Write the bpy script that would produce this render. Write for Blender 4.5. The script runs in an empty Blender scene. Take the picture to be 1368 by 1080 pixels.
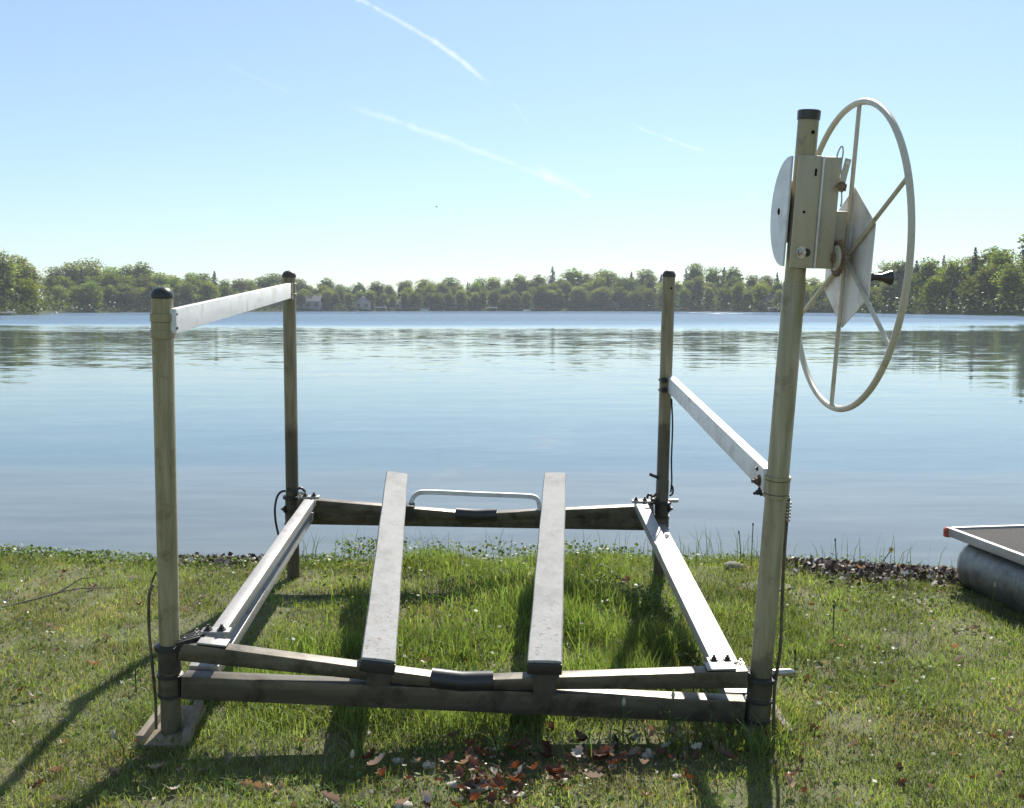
import bpy, bmesh, math, random
import numpy as np
from mathutils import Vector, Matrix
R = math.radians
rng = np.random.default_rng(7)
random.seed(7)
scene = bpy.context.scene
COL = scene.collection

# ------------------------------------------------------------------ camera, sky, sun, exposure
cam_d = bpy.data.cameras.new('camera')
cam_d.sensor_width = 36.0
cam_d.lens = 36.0 * 1450 / 1368
cam_d.clip_start = 0.05
cam_d.clip_end = 5000
cam = bpy.data.objects.new('camera', cam_d)
COL.objects.link(cam)
cam.location = (0, 0, 1.65)
cam.rotation_euler = (R(90 - 5.045), 0, 0)
scene.camera = cam

SUN_AZ, SUN_EL = R(14.0), R(41.0)      # azimuth to the right of +Y
world = bpy.data.worlds.new('World')
scene.world = world
world.use_nodes = True
SKY_STRENGTH = 0.068
SUN_STRENGTH = 5.0
scene.view_settings.view_transform = 'Standard'
scene.view_settings.look = 'None'
scene.view_settings.exposure = 0.82
scene.view_settings.gamma = 1
scene.view_settings.use_curve_mapping = False

def world_nodes():
    nt = world.node_tree
    nt.nodes.clear()
    N, L = nt.nodes, nt.links
    out = N.new('ShaderNodeOutputWorld')
    bg = N.new('ShaderNodeBackground')
    sky = N.new('ShaderNodeTexSky')
    sky.sky_type = 'NISHITA'
    sky.sun_disc = False
    sky.sun_elevation = SUN_EL
    sky.sun_rotation = SUN_AZ
    sky.altitude = 250
    sky.air_density = 1.0
    sky.dust_density = 0.3
    sky.ozone_density = 2.2
    bg.inputs['Strength'].default_value = SKY_STRENGTH
    def m(op, a, b=None, c=None, clamp=False):
        n = N.new('ShaderNodeMath'); n.operation = op; n.use_clamp = clamp
        for i, v in enumerate((a, b, c)):
            if v is None: continue
            if isinstance(v, (int, float)): n.inputs[i].default_value = v
            else: L.new(v, n.inputs[i])
        return n.outputs[0]
    tc = N.new('ShaderNodeTexCoord')
    sx = N.new('ShaderNodeSeparateXYZ'); L.new(tc.outputs['Generated'], sx.inputs[0])
    ysafe = m('MAXIMUM', sx.outputs[1], 0.05)
    u = m('DIVIDE', sx.outputs[0], ysafe)
    v = m('DIVIDE', sx.outputs[2], ysafe)
    ns = N.new('ShaderNodeTexNoise'); ns.inputs['Scale'].default_value = 55; ns.inputs['Detail'].default_value = 5
    ns.inputs['Roughness'].default_value = 0.65
    L.new(tc.outputs['Generated'], ns.inputs['Vector'])
    ns2 = N.new('ShaderNodeTexNoise'); ns2.inputs['Scale'].default_value = 18; ns2.inputs['Detail'].default_value = 3
    L.new(tc.outputs['Generated'], ns2.inputs['Vector'])
    warp = m('MULTIPLY', m('SUBTRACT', ns2.outputs[0], 0.5), 0.012)
    total = None
    # vapour trails: ends in (x/y, z/y) of the sky direction, bow, half width, opacity
    trails = [(-0.185, 0.297, -0.018, 0.200, 0.008, 0.0046, 0.5),
              (-0.150, 0.182, 0.055, 0.107, 0.004, 0.0062, 0.34),
              (0.000, 0.187, 0.014, 0.166, 0.0, 0.0030, 0.25),
              (0.108, 0.166, 0.176, 0.141, -0.001, 0.0032, 0.36),
              (-0.26, 0.219, -0.20, 0.195, 0.0, 0.0040, 0.14),
              (0.018, 0.130, 0.075, 0.098, 0.0, 0.0075, 0.28)]
    for (u0, v0, u1, v1, bow, hw, op) in trails:
        dx, dy = u1 - u0, v1 - v0
        ln = math.hypot(dx, dy); dx /= ln; dy /= ln
        du = m('SUBTRACT', u, u0); dv = m('SUBTRACT', v, v0)
        s = m('DIVIDE', m('ADD', m('MULTIPLY', du, dx), m('MULTIPLY', dv, dy)), ln)
        d = m('SUBTRACT', m('MULTIPLY', dv, dx), m('MULTIPLY', du, dy))
        arch = m('MULTIPLY', m('MULTIPLY', s, m('SUBTRACT', 1.0, s)), 4 * bow)
        d = m('ADD', m('SUBTRACT', d, arch), m('MULTIPLY', warp, 0.5))
        wid = m('MULTIPLY', m('ADD', m('MULTIPLY', ns.outputs[0], 1.6), -0.15), hw * 0.95)
        body = m('SUBTRACT', 1.0, m('DIVIDE', m('ABSOLUTE', d), wid), clamp=True)
        e0 = m('MULTIPLY', s, 6.0, clamp=True)
        e1 = m('MULTIPLY', m('SUBTRACT', 1.0, s), 9.0, clamp=True)
        fx = m('MULTIPLY', m('MULTIPLY', body, m('MULTIPLY', e0, e1)), op)
        fx = m('MULTIPLY', fx, m('MULTIPLY', m('SUBTRACT', ns.outputs[0], 0.25), 2.4))
        total = fx if total is None else m('ADD', total, fx)
    total = m('MULTIPLY', total, m('GREATER_THAN', sx.outputs[1], 0.06), clamp=True)
    mix = N.new('ShaderNodeMix'); mix.data_type = 'RGBA'; mix.blend_type = 'MIX'
    L.new(total, mix.inputs['Factor'])
    tint = N.new('ShaderNodeMix'); tint.data_type = 'RGBA'; tint.blend_type = 'MULTIPLY'; tint.inputs['Factor'].default_value = 1
    L.new(sky.outputs[0], tint.inputs['A']); tint.inputs['B'].default_value = (0.93, 1.04, 1.12, 1)     # clear spring air, a little more cyan than the model
    veil = N.new('ShaderNodeMix'); veil.data_type = 'RGBA'; veil.inputs['Factor'].default_value = 0.26      # thin even high haze
    L.new(tint.outputs['Result'], veil.inputs['A']); veil.inputs['B'].default_value = (5.9, 7.3, 8.3, 1)
    L.new(veil.outputs['Result'], mix.inputs['A'])
    mix.inputs['B'].default_value = (11.5, 11.3, 11.0, 1)
    L.new(mix.outputs['Result'], bg.inputs['Color'])
    L.new(bg.outputs[0], out.inputs['Surface'])
world_nodes()

sun_d = bpy.data.lights.new('sun', 'SUN')
sun_d.energy = SUN_STRENGTH
sun_d.angle = R(0.53)
sun_d.color = (1.0, 0.95, 0.87)
sun = bpy.data.objects.new('sun', sun_d)
COL.objects.link(sun)
to_sun = Vector((math.sin(SUN_AZ) * math.cos(SUN_EL), math.cos(SUN_AZ) * math.cos(SUN_EL), math.sin(SUN_EL)))
sun.rotation_euler = to_sun.to_track_quat('Z', 'Y').to_euler()
sun.location = to_sun * 60

scene.cycles.use_denoising = True
scene.cycles.max_bounces = 6
scene.cycles.diffuse_bounces = 2
scene.cycles.glossy_bounces = 2
scene.cycles.transmission_bounces = 3
scene.cycles.transparent_max_bounces = 8
scene.cycles.volume_bounces = 0

# ------------------------------------------------------------------ helpers
def tag(o, label=None, cat=None, group=None, kind=None):
    if label: o['label'] = label
    if cat: o['category'] = cat
    if group: o['group'] = group
    if kind: o['kind'] = kind
    return o

def empty(name, loc=(0, 0, 0), rz=0.0):
    o = bpy.data.objects.new(name, None)
    o.empty_display_size = 0.1
    COL.objects.link(o)
    o.location = loc
    o.rotation_euler = (0, 0, rz)
    return o

def base_of(parent):
    p = Vector((0, 0, 0))
    while parent is not None:
        p += parent.location
        parent = parent.parent
    return p

def link(name, me, mat=None, parent=None):
    if mat is not None and len(me.materials) == 0: me.materials.append(mat)
    o = bpy.data.objects.new(name, me)
    COL.objects.link(o)
    o.parent = parent
    return o

def build(name, bm, mat, parent=None, smooth=True, ang=35):
    """one mesh object from a bmesh given in world coordinates (children are moved into the parent's space)"""
    bmesh.ops.recalc_face_normals(bm, faces=bm.faces)
    off = base_of(parent)
    if off.length > 0: bmesh.ops.translate(bm, verts=bm.verts, vec=-off)
    me = bpy.data.meshes.new(name)
    if smooth:
        for f_ in bm.faces: f_.smooth = True
        for e in bm.edges:
            if len(e.link_faces) == 2 and e.calc_face_angle(0) > R(ang): e.smooth = False
    bm.to_mesh(me); bm.free()
    return link(name, me, mat, parent)

def V(*a): return Vector(a)

def frame_of(p0, p1, up):
    d = (Vector(p1) - Vector(p0)).normalized()
    s = d.cross(Vector(up)).normalized()
    u = s.cross(d).normalized()
    return d, s, u

def add_bar(bm, p0, p1, w, h, up=(0, 0, 1), bevel=0.004, w1=None, h1=None):
    """box beam whose centre line runs p0 -> p1, w across, h along up"""
    p0, p1 = Vector(p0), Vector(p1)
    d, s, u = frame_of(p0, p1, up)
    vs = []
    for p, ww, hh in ((p0, w, h), (p1, w1 or w, h1 or h)):
        for a, b in ((-1, -1), (1, -1), (1, 1), (-1, 1)):
            vs.append(bm.verts.new(p + s * (a * ww / 2) + u * (b * hh / 2)))
    fs = [bm.faces.new([vs[i] for i in q]) for q in ((3, 2, 1, 0), (4, 5, 6, 7), (0, 1, 5, 4), (1, 2, 6, 5), (2, 3, 7, 6), (3, 0, 4, 7))]
    if bevel:
        es = list({e for f_ in fs for e in f_.edges})
        bmesh.ops.bevel(bm, geom=es, offset=bevel, segments=2, affect='EDGES', profile=0.6)
    return bm

def bar(*a, **k): return add_bar(bmesh.new(), *a, **k)

def add_lathe(bm, p0, axis, prof, n=20):
    """prof: list of (distance along axis, radius)"""
    ax = Vector(axis).normalized()
    q = Vector((0, 0, 1)) if abs(ax.z) < 0.9 else Vector((0, 1, 0))
    s = ax.cross(q).normalized(); t = ax.cross(s).normalized()
    rings = []
    for (h, r) in prof:
        c = Vector(p0) + ax * h
        if r < 1e-6: rings.append([bm.verts.new(c)])
        else: rings.append([bm.verts.new(c + (s * math.cos(2 * math.pi * k / n) + t * math.sin(2 * math.pi * k / n)) * r) for k in range(n)])
    for a, b in zip(rings[:-1], rings[1:]):
        for k in range(n):
            k2 = (k + 1) % n
            if len(a) == 1 and len(b) == 1: continue
            if len(a) == 1: bm.faces.new((a[0], b[k], b[k2]))
            elif len(b) == 1: bm.faces.new((a[k], a[k2], b[0]))
            else: bm.faces.new((a[k], a[k2], b[k2], b[k]))
    for r_ in (rings[0], rings[-1]):
        if len(r_) > 1: bm.faces.new(r_)
    return bm

def lathe(*a, **k): return add_lathe(bmesh.new(), *a, **k)

def add_tube(bm, pts, r, n=10, closed=False):
    pts = [Vector(p) for p in pts]
    rings = []
    prev = None
    for i, p in enumerate(pts):
        if closed: d = pts[(i + 1) % len(pts)] - pts[i - 1]
        else: d = pts[min(i + 1, len(pts) - 1)] - pts[max(i - 1, 0)]
        d.normalize()
        if prev is None:
            q = Vector((0, 0, 1)) if abs(d.z) < 0.9 else Vector((1, 0, 0))
            s = d.cross(q).normalized()
        else:
            s = (prev - d * prev.dot(d)).normalized()
        prev = s
        t = d.cross(s)
        rr = r[i] if isinstance(r, (list, tuple)) else r
        rings.append([bm.verts.new(p + (s * math.cos(2 * math.pi * k / n) + t * math.sin(2 * math.pi * k / n)) * rr) for k in range(n)])
    m_ = len(rings)
    for i in range(m_ if closed else m_ - 1):
        a, b = rings[i], rings[(i + 1) % m_]
        for k in range(n):
            bm.faces.new((a[k], a[(k + 1) % n], b[(k + 1) % n], b[k]))
    if not closed:
        bm.faces.new(rings[0]); bm.faces.new(rings[-1])
    return bm

def tube(*a, **k): return add_tube(bmesh.new(), *a, **k)

def add_plate(bm, pts, thick, normal):
    """flat outline given thickness along normal"""
    n_ = Vector(normal).normalized() * (thick / 2)
    a = [bm.verts.new(Vector(p) - n_) for p in pts]
    b = [bm.verts.new(Vector(p) + n_) for p in pts]
    bm.faces.new(a); bm.faces.new(b)
    k = len(a)
    for i in range(k): bm.faces.new((a[i], a[(i + 1) % k], b[(i + 1) % k], b[i]))
    return bm

def plate(*a, **k): return add_plate(bmesh.new(), *a, **k)

def curve_pts(ctrl, n=8):
    """Catmull-Rom through ctrl"""
    P = [Vector(c) for c in ctrl]
    P = [P[0] * 2 - P[1]] + P + [P[-1] * 2 - P[-2]]
    out = []
    for i in range(1, len(P) - 2):
        for k in range(n):
            t = k / n
            a, b, c, d = P[i - 1], P[i], P[i + 1], P[i + 2]
            out.append(0.5 * ((2 * b) + (c - a) * t + (2 * a - 5 * b + 4 * c - d) * t * t + (3 * b - a - 3 * c + d) * t ** 3))
    out.append(P[-2])
    return out

# value noise for layout
_perm = rng.random((64, 64))
def vnoise(x, y, s=1.0, o=0.0):
    x = np.asarray(x, float) * s + 17.3 + o; y = np.asarray(y, float) * s + 5.1 + o * 1.7
    xi, yi = np.floor(x).astype(int), np.floor(y).astype(int)
    fx, fy = x - xi, y - yi
    fx = fx * fx * (3 - 2 * fx); fy = fy * fy * (3 - 2 * fy)
    g = lambda a, b: _perm[a % 64, b % 64]
    return (g(xi, yi) * (1 - fx) + g(xi + 1, yi) * fx) * (1 - fy) + (g(xi, yi + 1) * (1 - fx) + g(xi + 1, yi + 1) * fx) * fy
def fbm(x, y, s=1.0, o=0.0):
    return 0.5 * vnoise(x, y, s, o) + 0.3 * vnoise(x, y, s * 2.1, o + 3) + 0.2 * vnoise(x, y, s * 4.3, o + 7)

def raw_mesh(name, verts, tri=None, quad=None, cols=None):
    """fast mesh from numpy arrays"""
    me = bpy.data.meshes.new(name)
    me.vertices.add(len(verts))
    me.vertices.foreach_set('co', np.ascontiguousarray(verts, np.float32).ravel())
    loops, starts = [], []
    n = 0
    if quad is not None and len(quad):
        loops.append(quad.ravel()); starts.append(np.arange(len(quad)) * 4 + n); n += quad.size
    if tri is not None and len(tri):
        loops.append(tri.ravel()); starts.append(np.arange(len(tri)) * 3 + n); n += tri.size
    loops = np.concatenate(loops).astype(np.int32); starts = np.concatenate(starts).astype(np.int32)
    me.loops.add(len(loops)); me.loops.foreach_set('vertex_index', loops)
    me.polygons.add(len(starts)); me.polygons.foreach_set('loop_start', starts)
    me.update(calc_edges=True)
    if cols is not None:
        at = me.color_attributes.new('col', 'FLOAT_COLOR', 'POINT')
        c = np.ones((len(verts), 4), np.float32); c[:, :3] = cols
        at.data.foreach_set('color', c.ravel())
    me.validate()
    return me

# ------------------------------------------------------------------ materials
class NT:
    def __init__(s, name):
        s.mat = bpy.data.materials.new(name); s.mat.use_nodes = True
        s.t = s.mat.node_tree; s.t.nodes.clear()
        s.N, s.L = s.t.nodes, s.t.links
        s.out = s.N.new('ShaderNodeOutputMaterial')
    def n(s, typ, **kw):
        o = s.N.new(typ)
        for k, v_ in kw.items(): setattr(o, k, v_)
        return o
    def put(s, node, key, v_):
        if isinstance(v_, bpy.types.NodeSocket): s.L.new(v_, node.inputs[key])
        else: node.inputs[key].default_value = v_
    def math(s, op, a, b=None, clamp=False):
        o = s.n('ShaderNodeMath', operation=op, use_clamp=clamp)
        s.put(o, 0, a)
        if b is not None: s.put(o, 1, b)
        return o.outputs[0]
    def coord(s, which='Object', scale=(1, 1, 1)):
        if which == 'World': src = s.n('ShaderNodeNewGeometry').outputs['Position']
        else: src = s.n('ShaderNodeTexCoord').outputs[which]
        mp = s.n('ShaderNodeMapping'); s.put(mp, 'Vector', src); mp.inputs['Scale'].default_value = scale
        return mp.outputs[0]
    def noise(s, vec, scale, detail=4, rough=0.55, col=False):
        o = s.n('ShaderNodeTexNoise'); s.put(o, 'Vector', vec)
        o.inputs['Scale'].default_value = scale; o.inputs['Detail'].default_value = detail; o.inputs['Roughness'].default_value = rough
        return o.outputs[1 if col else 0]
    def ramp(s, fac, stops):
        o = s.n('ShaderNodeValToRGB'); s.put(o, 0, fac)
        e = o.color_ramp.elements
        while len(e) < len(stops): e.new(0.5)
        for el, (p, c) in zip(e, stops):
            el.position = p; el.color = (c[0], c[1], c[2], 1) if isinstance(c, (tuple, list)) else (c, c, c, 1)
        return o.outputs[0]
    def mix(s, fac, a, b, blend='MIX'):
        o = s.n('ShaderNodeMix', data_type='RGBA', blend_type=blend)
        s.put(o, 'Factor', fac)
        for k, v_ in (('A', a), ('B', b)):
            if isinstance(v_, (tuple, list)): v_ = (v_[0], v_[1], v_[2], 1)
            s.put(o, k, v_)
        return o.outputs['Result']
    def bsdf(s, color, rough=0.5, metal=0.0, spec=0.5, bump=None, bs=0.3, bd=0.002):
        o = s.n('ShaderNodeBsdfPrincipled')
        if isinstance(color, (tuple, list)): color = (color[0], color[1], color[2], 1)
        s.put(o, 'Base Color', color); s.put(o, 'Roughness', rough); s.put(o, 'Metallic', metal)
        o.inputs['Specular IOR Level'].default_value = spec
        if bump is not None:
            b = s.n('ShaderNodeBump'); s.put(b, 'Height', bump); b.inputs['Strength'].default_value = bs; b.inputs['Distance'].default_value = bd
            s.L.new(b.outputs[0], o.inputs['Normal'])
        return o.outputs[0]
    def surf(s, sh):
        s.L.new(sh, s.out.inputs['Surface']); return s.mat

def worn_metal(name, c1, c2, dirt, rough=0.45, metal=0.3, streak=(18, 18, 1.2), dirt_at=(0.56, 0.72), bump=0.15, stain=None):
    g = NT(name)
    w = g.coord('World', streak)
    a = g.noise(w, 2.2, 5)
    b = g.noise(g.coord('World', (1, 1, 1)), 9, 6, 0.65)
    f = g.noise(g.coord('World'), 70, 3, 0.6)
    col = g.mix(g.ramp(a, [(0.3, 0.0), (0.7, 1.0)]), c1, c2)
    col = g.mix(g.ramp(b, [(dirt_at[0], 0.0), (dirt_at[1], 1.0)]), col, dirt)
    col = g.mix(g.ramp(f, [(0.66, 0.0), (0.74, 0.7)]), col, dirt)
    if stain is not None:            # an old waterline: (height, colour, how far it wanders)
        z = g.n('ShaderNodeSeparateXYZ'); g.put(z, 0, g.n('ShaderNodeNewGeometry').outputs['Position'])
        zz = g.math('ADD', z.outputs[2], g.math('MULTIPLY', g.math('SUBTRACT', b, 0.5), stain[2]))
        mk = g.math('MULTIPLY', g.math('SUBTRACT', stain[0], zz), 22.0, clamp=True)
        mk = g.math('MULTIPLY', mk, g.ramp(a, [(0.2, 0.95), (0.75, 0.7)]))
        col = g.mix(mk, col, stain[1])
    r = g.math('ADD', g.math('MULTIPLY', b, 0.3), rough - 0.15)
    return g.surf(g.bsdf(col, r, metal, 0.5, bump=g.math('ADD', b, f), bs=bump))

M = {}
M['post'] = worn_metal('post_weathered_tan', (0.235, 0.205, 0.105), (0.405, 0.355, 0.225), (0.17, 0.14, 0.075), 0.5, 0.25, stain=(0.36, (0.12, 0.105, 0.07), 0.25))
M['post_rear'] = worn_metal('post_weathered_brown', (0.185, 0.155, 0.09), (0.32, 0.275, 0.18), (0.12, 0.098, 0.058), 0.5, 0.25, stain=(0.98, (0.075, 0.063, 0.042), 0.30))
M['paint'] = worn_metal('winch_cream_paint', (0.49, 0.445, 0.335), (0.57, 0.52, 0.40), (0.27, 0.20, 0.12), 0.4, 0.0, streak=(6, 6, 1.5), dirt_at=(0.55, 0.76), bump=0.08)
M['housing'] = worn_metal('winch_housing_paint', (0.37, 0.33, 0.225), (0.44, 0.395, 0.28), (0.27, 0.225, 0.135), 0.45, 0.0, streak=(10, 10, 1.2), dirt_at=(0.55, 0.75), bump=0.15)
M['white'] = worn_metal('weathered_white_metal', (0.62, 0.61, 0.585), (0.76, 0.75, 0.73), (0.42, 0.39, 0.33), 0.42, 0.0, streak=(9, 1.2, 9), dirt_at=(0.52, 0.75), bump=0.2)
M['plate'] = worn_metal('wheel_plate_white', (0.70, 0.67, 0.61), (0.80, 0.78, 0.74), (0.50, 0.43, 0.32), 0.5, 0.0, streak=(7, 7, 1.3), dirt_at=(0.5, 0.72), bump=0.05)
M['alu'] = worn_metal('platform_aluminium', (0.27, 0.258, 0.245), (0.38, 0.365, 0.35), (0.16, 0.14, 0.115), 0.5, 0.35, streak=(14, 1.0, 14), dirt_at=(0.58, 0.75))
M['frame'] = worn_metal('frame_stained_aluminium', (0.12, 0.106, 0.082), (0.19, 0.172, 0.140), (0.06, 0.052, 0.038), 0.46, 0.7, streak=(1.2, 14, 14), dirt_at=(0.48, 0.68))
M['dark'] = worn_metal('black_cast_iron', (0.022, 0.021, 0.020), (0.04, 0.038, 0.035), (0.09, 0.07, 0.05), 0.5, 0.1, streak=(8, 8, 8), dirt_at=(0.6, 0.75), bump=0.4)
M['sleeve'] = worn_metal('sleeve_dark_brown', (0.058, 0.05, 0.036), (0.09, 0.078, 0.057), (0.03, 0.026, 0.018), 0.55, 0.2, streak=(14, 14, 2), dirt_at=(0.5, 0.7))
M['steel'] = worn_metal('bolt_steel', (0.42, 0.40, 0.37), (0.55, 0.53, 0.50), (0.20, 0.13, 0.08), 0.35, 0.8, streak=(20, 20, 20))
M['rust'] = worn_metal('rusty_sprocket', (0.20, 0.12, 0.07), (0.33, 0.24, 0.16), (0.10, 0.06, 0.04), 0.7, 0.3, streak=(20, 20, 20), dirt_at=(0.45, 0.65))
M['board'] = worn_metal('foot_board_wood', (0.19, 0.155, 0.11), (0.28, 0.24, 0.18), (0.10, 0.08, 0.055), 0.8, 0.0, streak=(30, 3, 30), dirt_at=(0.5, 0.7), bump=0.4)
g = NT('black_rubber'); M['rubber'] = g.surf(g.bsdf(g.mix(g.noise(g.coord('World'), 60, 4), (0.012, 0.012, 0.012), (0.045, 0.042, 0.04)), 0.38))
g = NT('black_plastic_cap'); M['cap'] = g.surf(g.bsdf(g.mix(g.noise(g.coord('World'), 35, 4), (0.012, 0.012, 0.013), (0.05, 0.047, 0.042)), 0.3))
g = NT('drilled_hole'); M['hole'] = g.surf(g.bsdf((0.01, 0.009, 0.008), 0.9, spec=0.1))
# bunk carpet: matted grey pile, rust-brown spots
g = NT('bunk_carpet')
w = g.coord('World')
fine = g.noise(g.coord('World', (1, 0.25, 1)), 420, 3, 0.7)
midn = g.noise(w, 14, 5, 0.6)
spot = g.noise(g.coord('World'), 38, 4, 0.65)
colr = g.mix(g.ramp(fine, [(0.3, 0.0), (0.7, 1.0)]), (0.285, 0.28, 0.268), (0.47, 0.465, 0.45))
colr = g.mix(g.ramp(midn, [(0.4, 0.0), (0.75, 0.55)]), colr, (0.30, 0.288, 0.268))
py = g.n('ShaderNodeSeparateXYZ'); g.put(py, 0, w)
nearness = g.math('MULTIPLY', g.math('SUBTRACT', 5.0, py.outputs[1]), 0.8, clamp=True)
colr = g.mix(g.math('MULTIPLY', g.ramp(spot, [(0.57, 0.0), (0.65, 0.8)]), nearness), colr, (0.16, 0.10, 0.065))
colr = g.mix(g.ramp(g.noise(g.coord('World', (1, 0.5, 1)), 5.5, 5, 0.7), [(0.5, 0.0), (0.72, 0.55)]), colr, (0.20, 0.185, 0.165))
M['carpet'] = g.surf(g.bsdf(colr, 0.95, spec=0.15, bump=g.math('ADD', fine, midn), bs=0.6, bd=0.004))

def leafy(name, attr=True, c=None, trans=0.45, rough=0.5, spec=0.3, objrand=False, tint=(1.25, 1.3, 0.55)):
    g = NT(name)
    if attr:
        col = g.n('ShaderNodeAttribute', attribute_name='col').outputs[0]
    else:
        col = g.ramp(g.noise(g.coord('Object'), 0.35 if objrand else 6, 3), [(0.3, c[0]), (0.7, c[1])])
    if objrand:
        info = g.n('ShaderNodeObjectInfo')
        h = g.n('ShaderNodeHueSaturation'); g.put(h, 'Color', col)
        g.put(h, 'Hue', g.math('ADD', g.math('MULTIPLY', info.outputs['Random'], 0.05), 0.475))
        r2 = g.math('FRACT', g.math('MULTIPLY', info.outputs['Random'], 7.31))
        g.put(h, 'Value', g.math('ADD', g.math('MULTIPLY', r2, 0.7), 0.65))
        r3 = g.math('FRACT', g.math('MULTIPLY', info.outputs['Random'], 13.7))
        g.put(h, 'Saturation', g.math('ADD', g.math('MULTIPLY', r3, 0.45), 0.7))
        col = h.outputs[0]
    a = g.bsdf(col, rough, spec=spec)
    t = g.n('ShaderNodeBsdfTranslucent'); g.put(t, 'Color', g.mix(1.0, col, tint, 'MULTIPLY'))
    mx = g.n('ShaderNodeMixShader'); mx.inputs[0].default_value = trans
    g.L.new(a, mx.inputs[1]); g.L.new(t.outputs[0], mx.inputs[2])
    return g.surf(mx.outputs[0])
M['grass'] = leafy('grass_blades', trans=0.5)
M['weed'] = leafy('weed_leaves', trans=0.4)
M['litter'] = leafy('leaf_litter', trans=0.2, rough=0.45, spec=0.5, tint=(1.2, 0.9, 0.6))
M['wrack'] = leafy('shore_wrack', trans=0.05, rough=0.7, tint=(1, 1, 1))
def dead_leaf_mat(name, a, b, tr=0.25):
    g = NT(name)
    inf = g.n('ShaderNodeObjectInfo').outputs['Random']
    col = g.mix(g.noise(g.coord('Object'), 40, 4), a, b)
    col = g.mix(1.0, col, g.ramp(inf, [(0.0, 0.6), (1.0, 1.25)]), 'MULTIPLY')
    s1 = g.bsdf(col, 0.42, spec=0.5)
    t = g.n('ShaderNodeBsdfTranslucent'); g.put(t, 'Color', g.mix(1.0, col, (1.5, 0.9, 0.5), 'MULTIPLY'))
    mx = g.n('ShaderNodeMixShader'); mx.inputs[0].default_value = tr
    g.L.new(s1, mx.inputs[1]); g.L.new(t.outputs[0], mx.inputs[2])
    return g.surf(mx.outputs[0])
M['leaf_red'] = dead_leaf_mat('dead_leaf_russet', (0.075, 0.036, 0.022), (0.145, 0.066, 0.036), 0.3)
M['leaf_tan'] = dead_leaf_mat('dead_leaf_tan', (0.25, 0.18, 0.12), (0.38, 0.30, 0.22))
M['leaf_pale'] = dead_leaf_mat('dead_leaf_bleached', (0.36, 0.31, 0.26), (0.52, 0.47, 0.42), 0.15)

# ------------------------------------------------------------------ ground, lake bed, water
WATER = -0.12
def shore_y(x):
    x = np.asarray(x, float)
    return 7.42 - 0.055 * np.clip(x, -6, 6) + 0.36 * (fbm(x, x * 0 + 2, 0.9) - 0.5) + 0.10 * np.sin(x * 1.3 + 1.0)
def ground_z(x, y):
    x = np.asarray(x, float); y = np.asarray(y, float)
    d = y - shore_y(x)
    land = 0.02 * (fbm(x, y, 1.1) - 0.5) * 2 + 0.03 * (vnoise(x, y, 0.35) - 0.5)
    k = np.clip((-d) / 0.75, 0, 1); k = k * k * (3 - 2 * k)
    z_land = WATER * (1 - k) + land * k
    bed = WATER - 0.075 * np.clip(d, 0, 8) - 0.12 * np.clip(d - 8, 0, 7) + 0.03 * (fbm(x, y, 0.8) - 0.5) * np.clip(d, 0, 1)
    return np.where(d < 0, z_land, bed)

def axis_pts(spec):
    out = []
    for a, b, n in spec: out += list(np.linspace(a, b, n, endpoint=False))
    return np.array(out + [spec[-1][1]])
gx = axis_pts([(-1050, -60, 14), (-60, -8, 26), (-8, 8, 220), (8, 60, 26), (60, 1050, 14)])
gy = axis_pts([(-60, -4, 14), (-4, 3, 28), (3, 9, 110), (9, 20, 40), (20, 90, 20), (90, 822, 14)])
X, Y = np.meshgrid(gx, gy)
Z = ground_z(X, Y)
nv, nu = X.shape
idx = np.arange(nv * nu).reshape(nv, nu)
quads = np.stack([idx[:-1, :-1], idx[:-1, 1:], idx[1:, 1:], idx[1:, :-1]], -1).reshape(-1, 4)
me = raw_mesh('ground', np.stack([X, Y, Z], -1).reshape(-1, 3), quad=quads)
me.polygons.foreach_set('use_smooth', np.ones(len(me.polygons), bool))
g = NT('lawn_soil_and_lake_bed')
w = g.coord('World')
n1 = g.noise(w, 3.0, 6, 0.6); n2 = g.noise(w, 45, 4, 0.7); n3 = g.noise(w, 0.9, 4)
soil = g.mix(g.ramp(n1, [(0.35, 0.0), (0.65, 1.0)]), (0.088, 0.100, 0.042), (0.140, 0.130, 0.075))
soil = g.mix(g.ramp(n2, [(0.5, 0.0), (0.75, 0.8)]), soil, (0.18, 0.155, 0.10))
bed = g.mix(g.ramp(g.noise(g.coord('World', (0.5, 1.5, 1)), 1.1, 5, 0.6), [(0.35, 0.0), (0.65, 1.0)]), (0.075, 0.072, 0.064), (0.14, 0.13, 0.112))
bed = g.mix(g.ramp(n2, [(0.5, 0.0), (0.7, 0.6)]), bed, (0.075, 0.06, 0.045))
sz = g.n('ShaderNodeSeparateXYZ'); g.put(sz, 0, w)
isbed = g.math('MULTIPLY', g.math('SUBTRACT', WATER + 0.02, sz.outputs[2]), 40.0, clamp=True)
depth_absorb = g.math('MULTIPLY', g.math('SUBTRACT', WATER - 0.40, sz.outputs[2]), 1.1, clamp=True)  # light absorbed by deeper water, painted into the bed colour as a blue-green darkening
bed = g.mix(depth_absorb, bed, (0.022, 0.048, 0.062))
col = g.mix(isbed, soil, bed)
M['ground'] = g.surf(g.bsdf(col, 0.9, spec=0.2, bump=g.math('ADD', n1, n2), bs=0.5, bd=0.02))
tag(link('ground', me, M['ground']), kind='structure')

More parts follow.
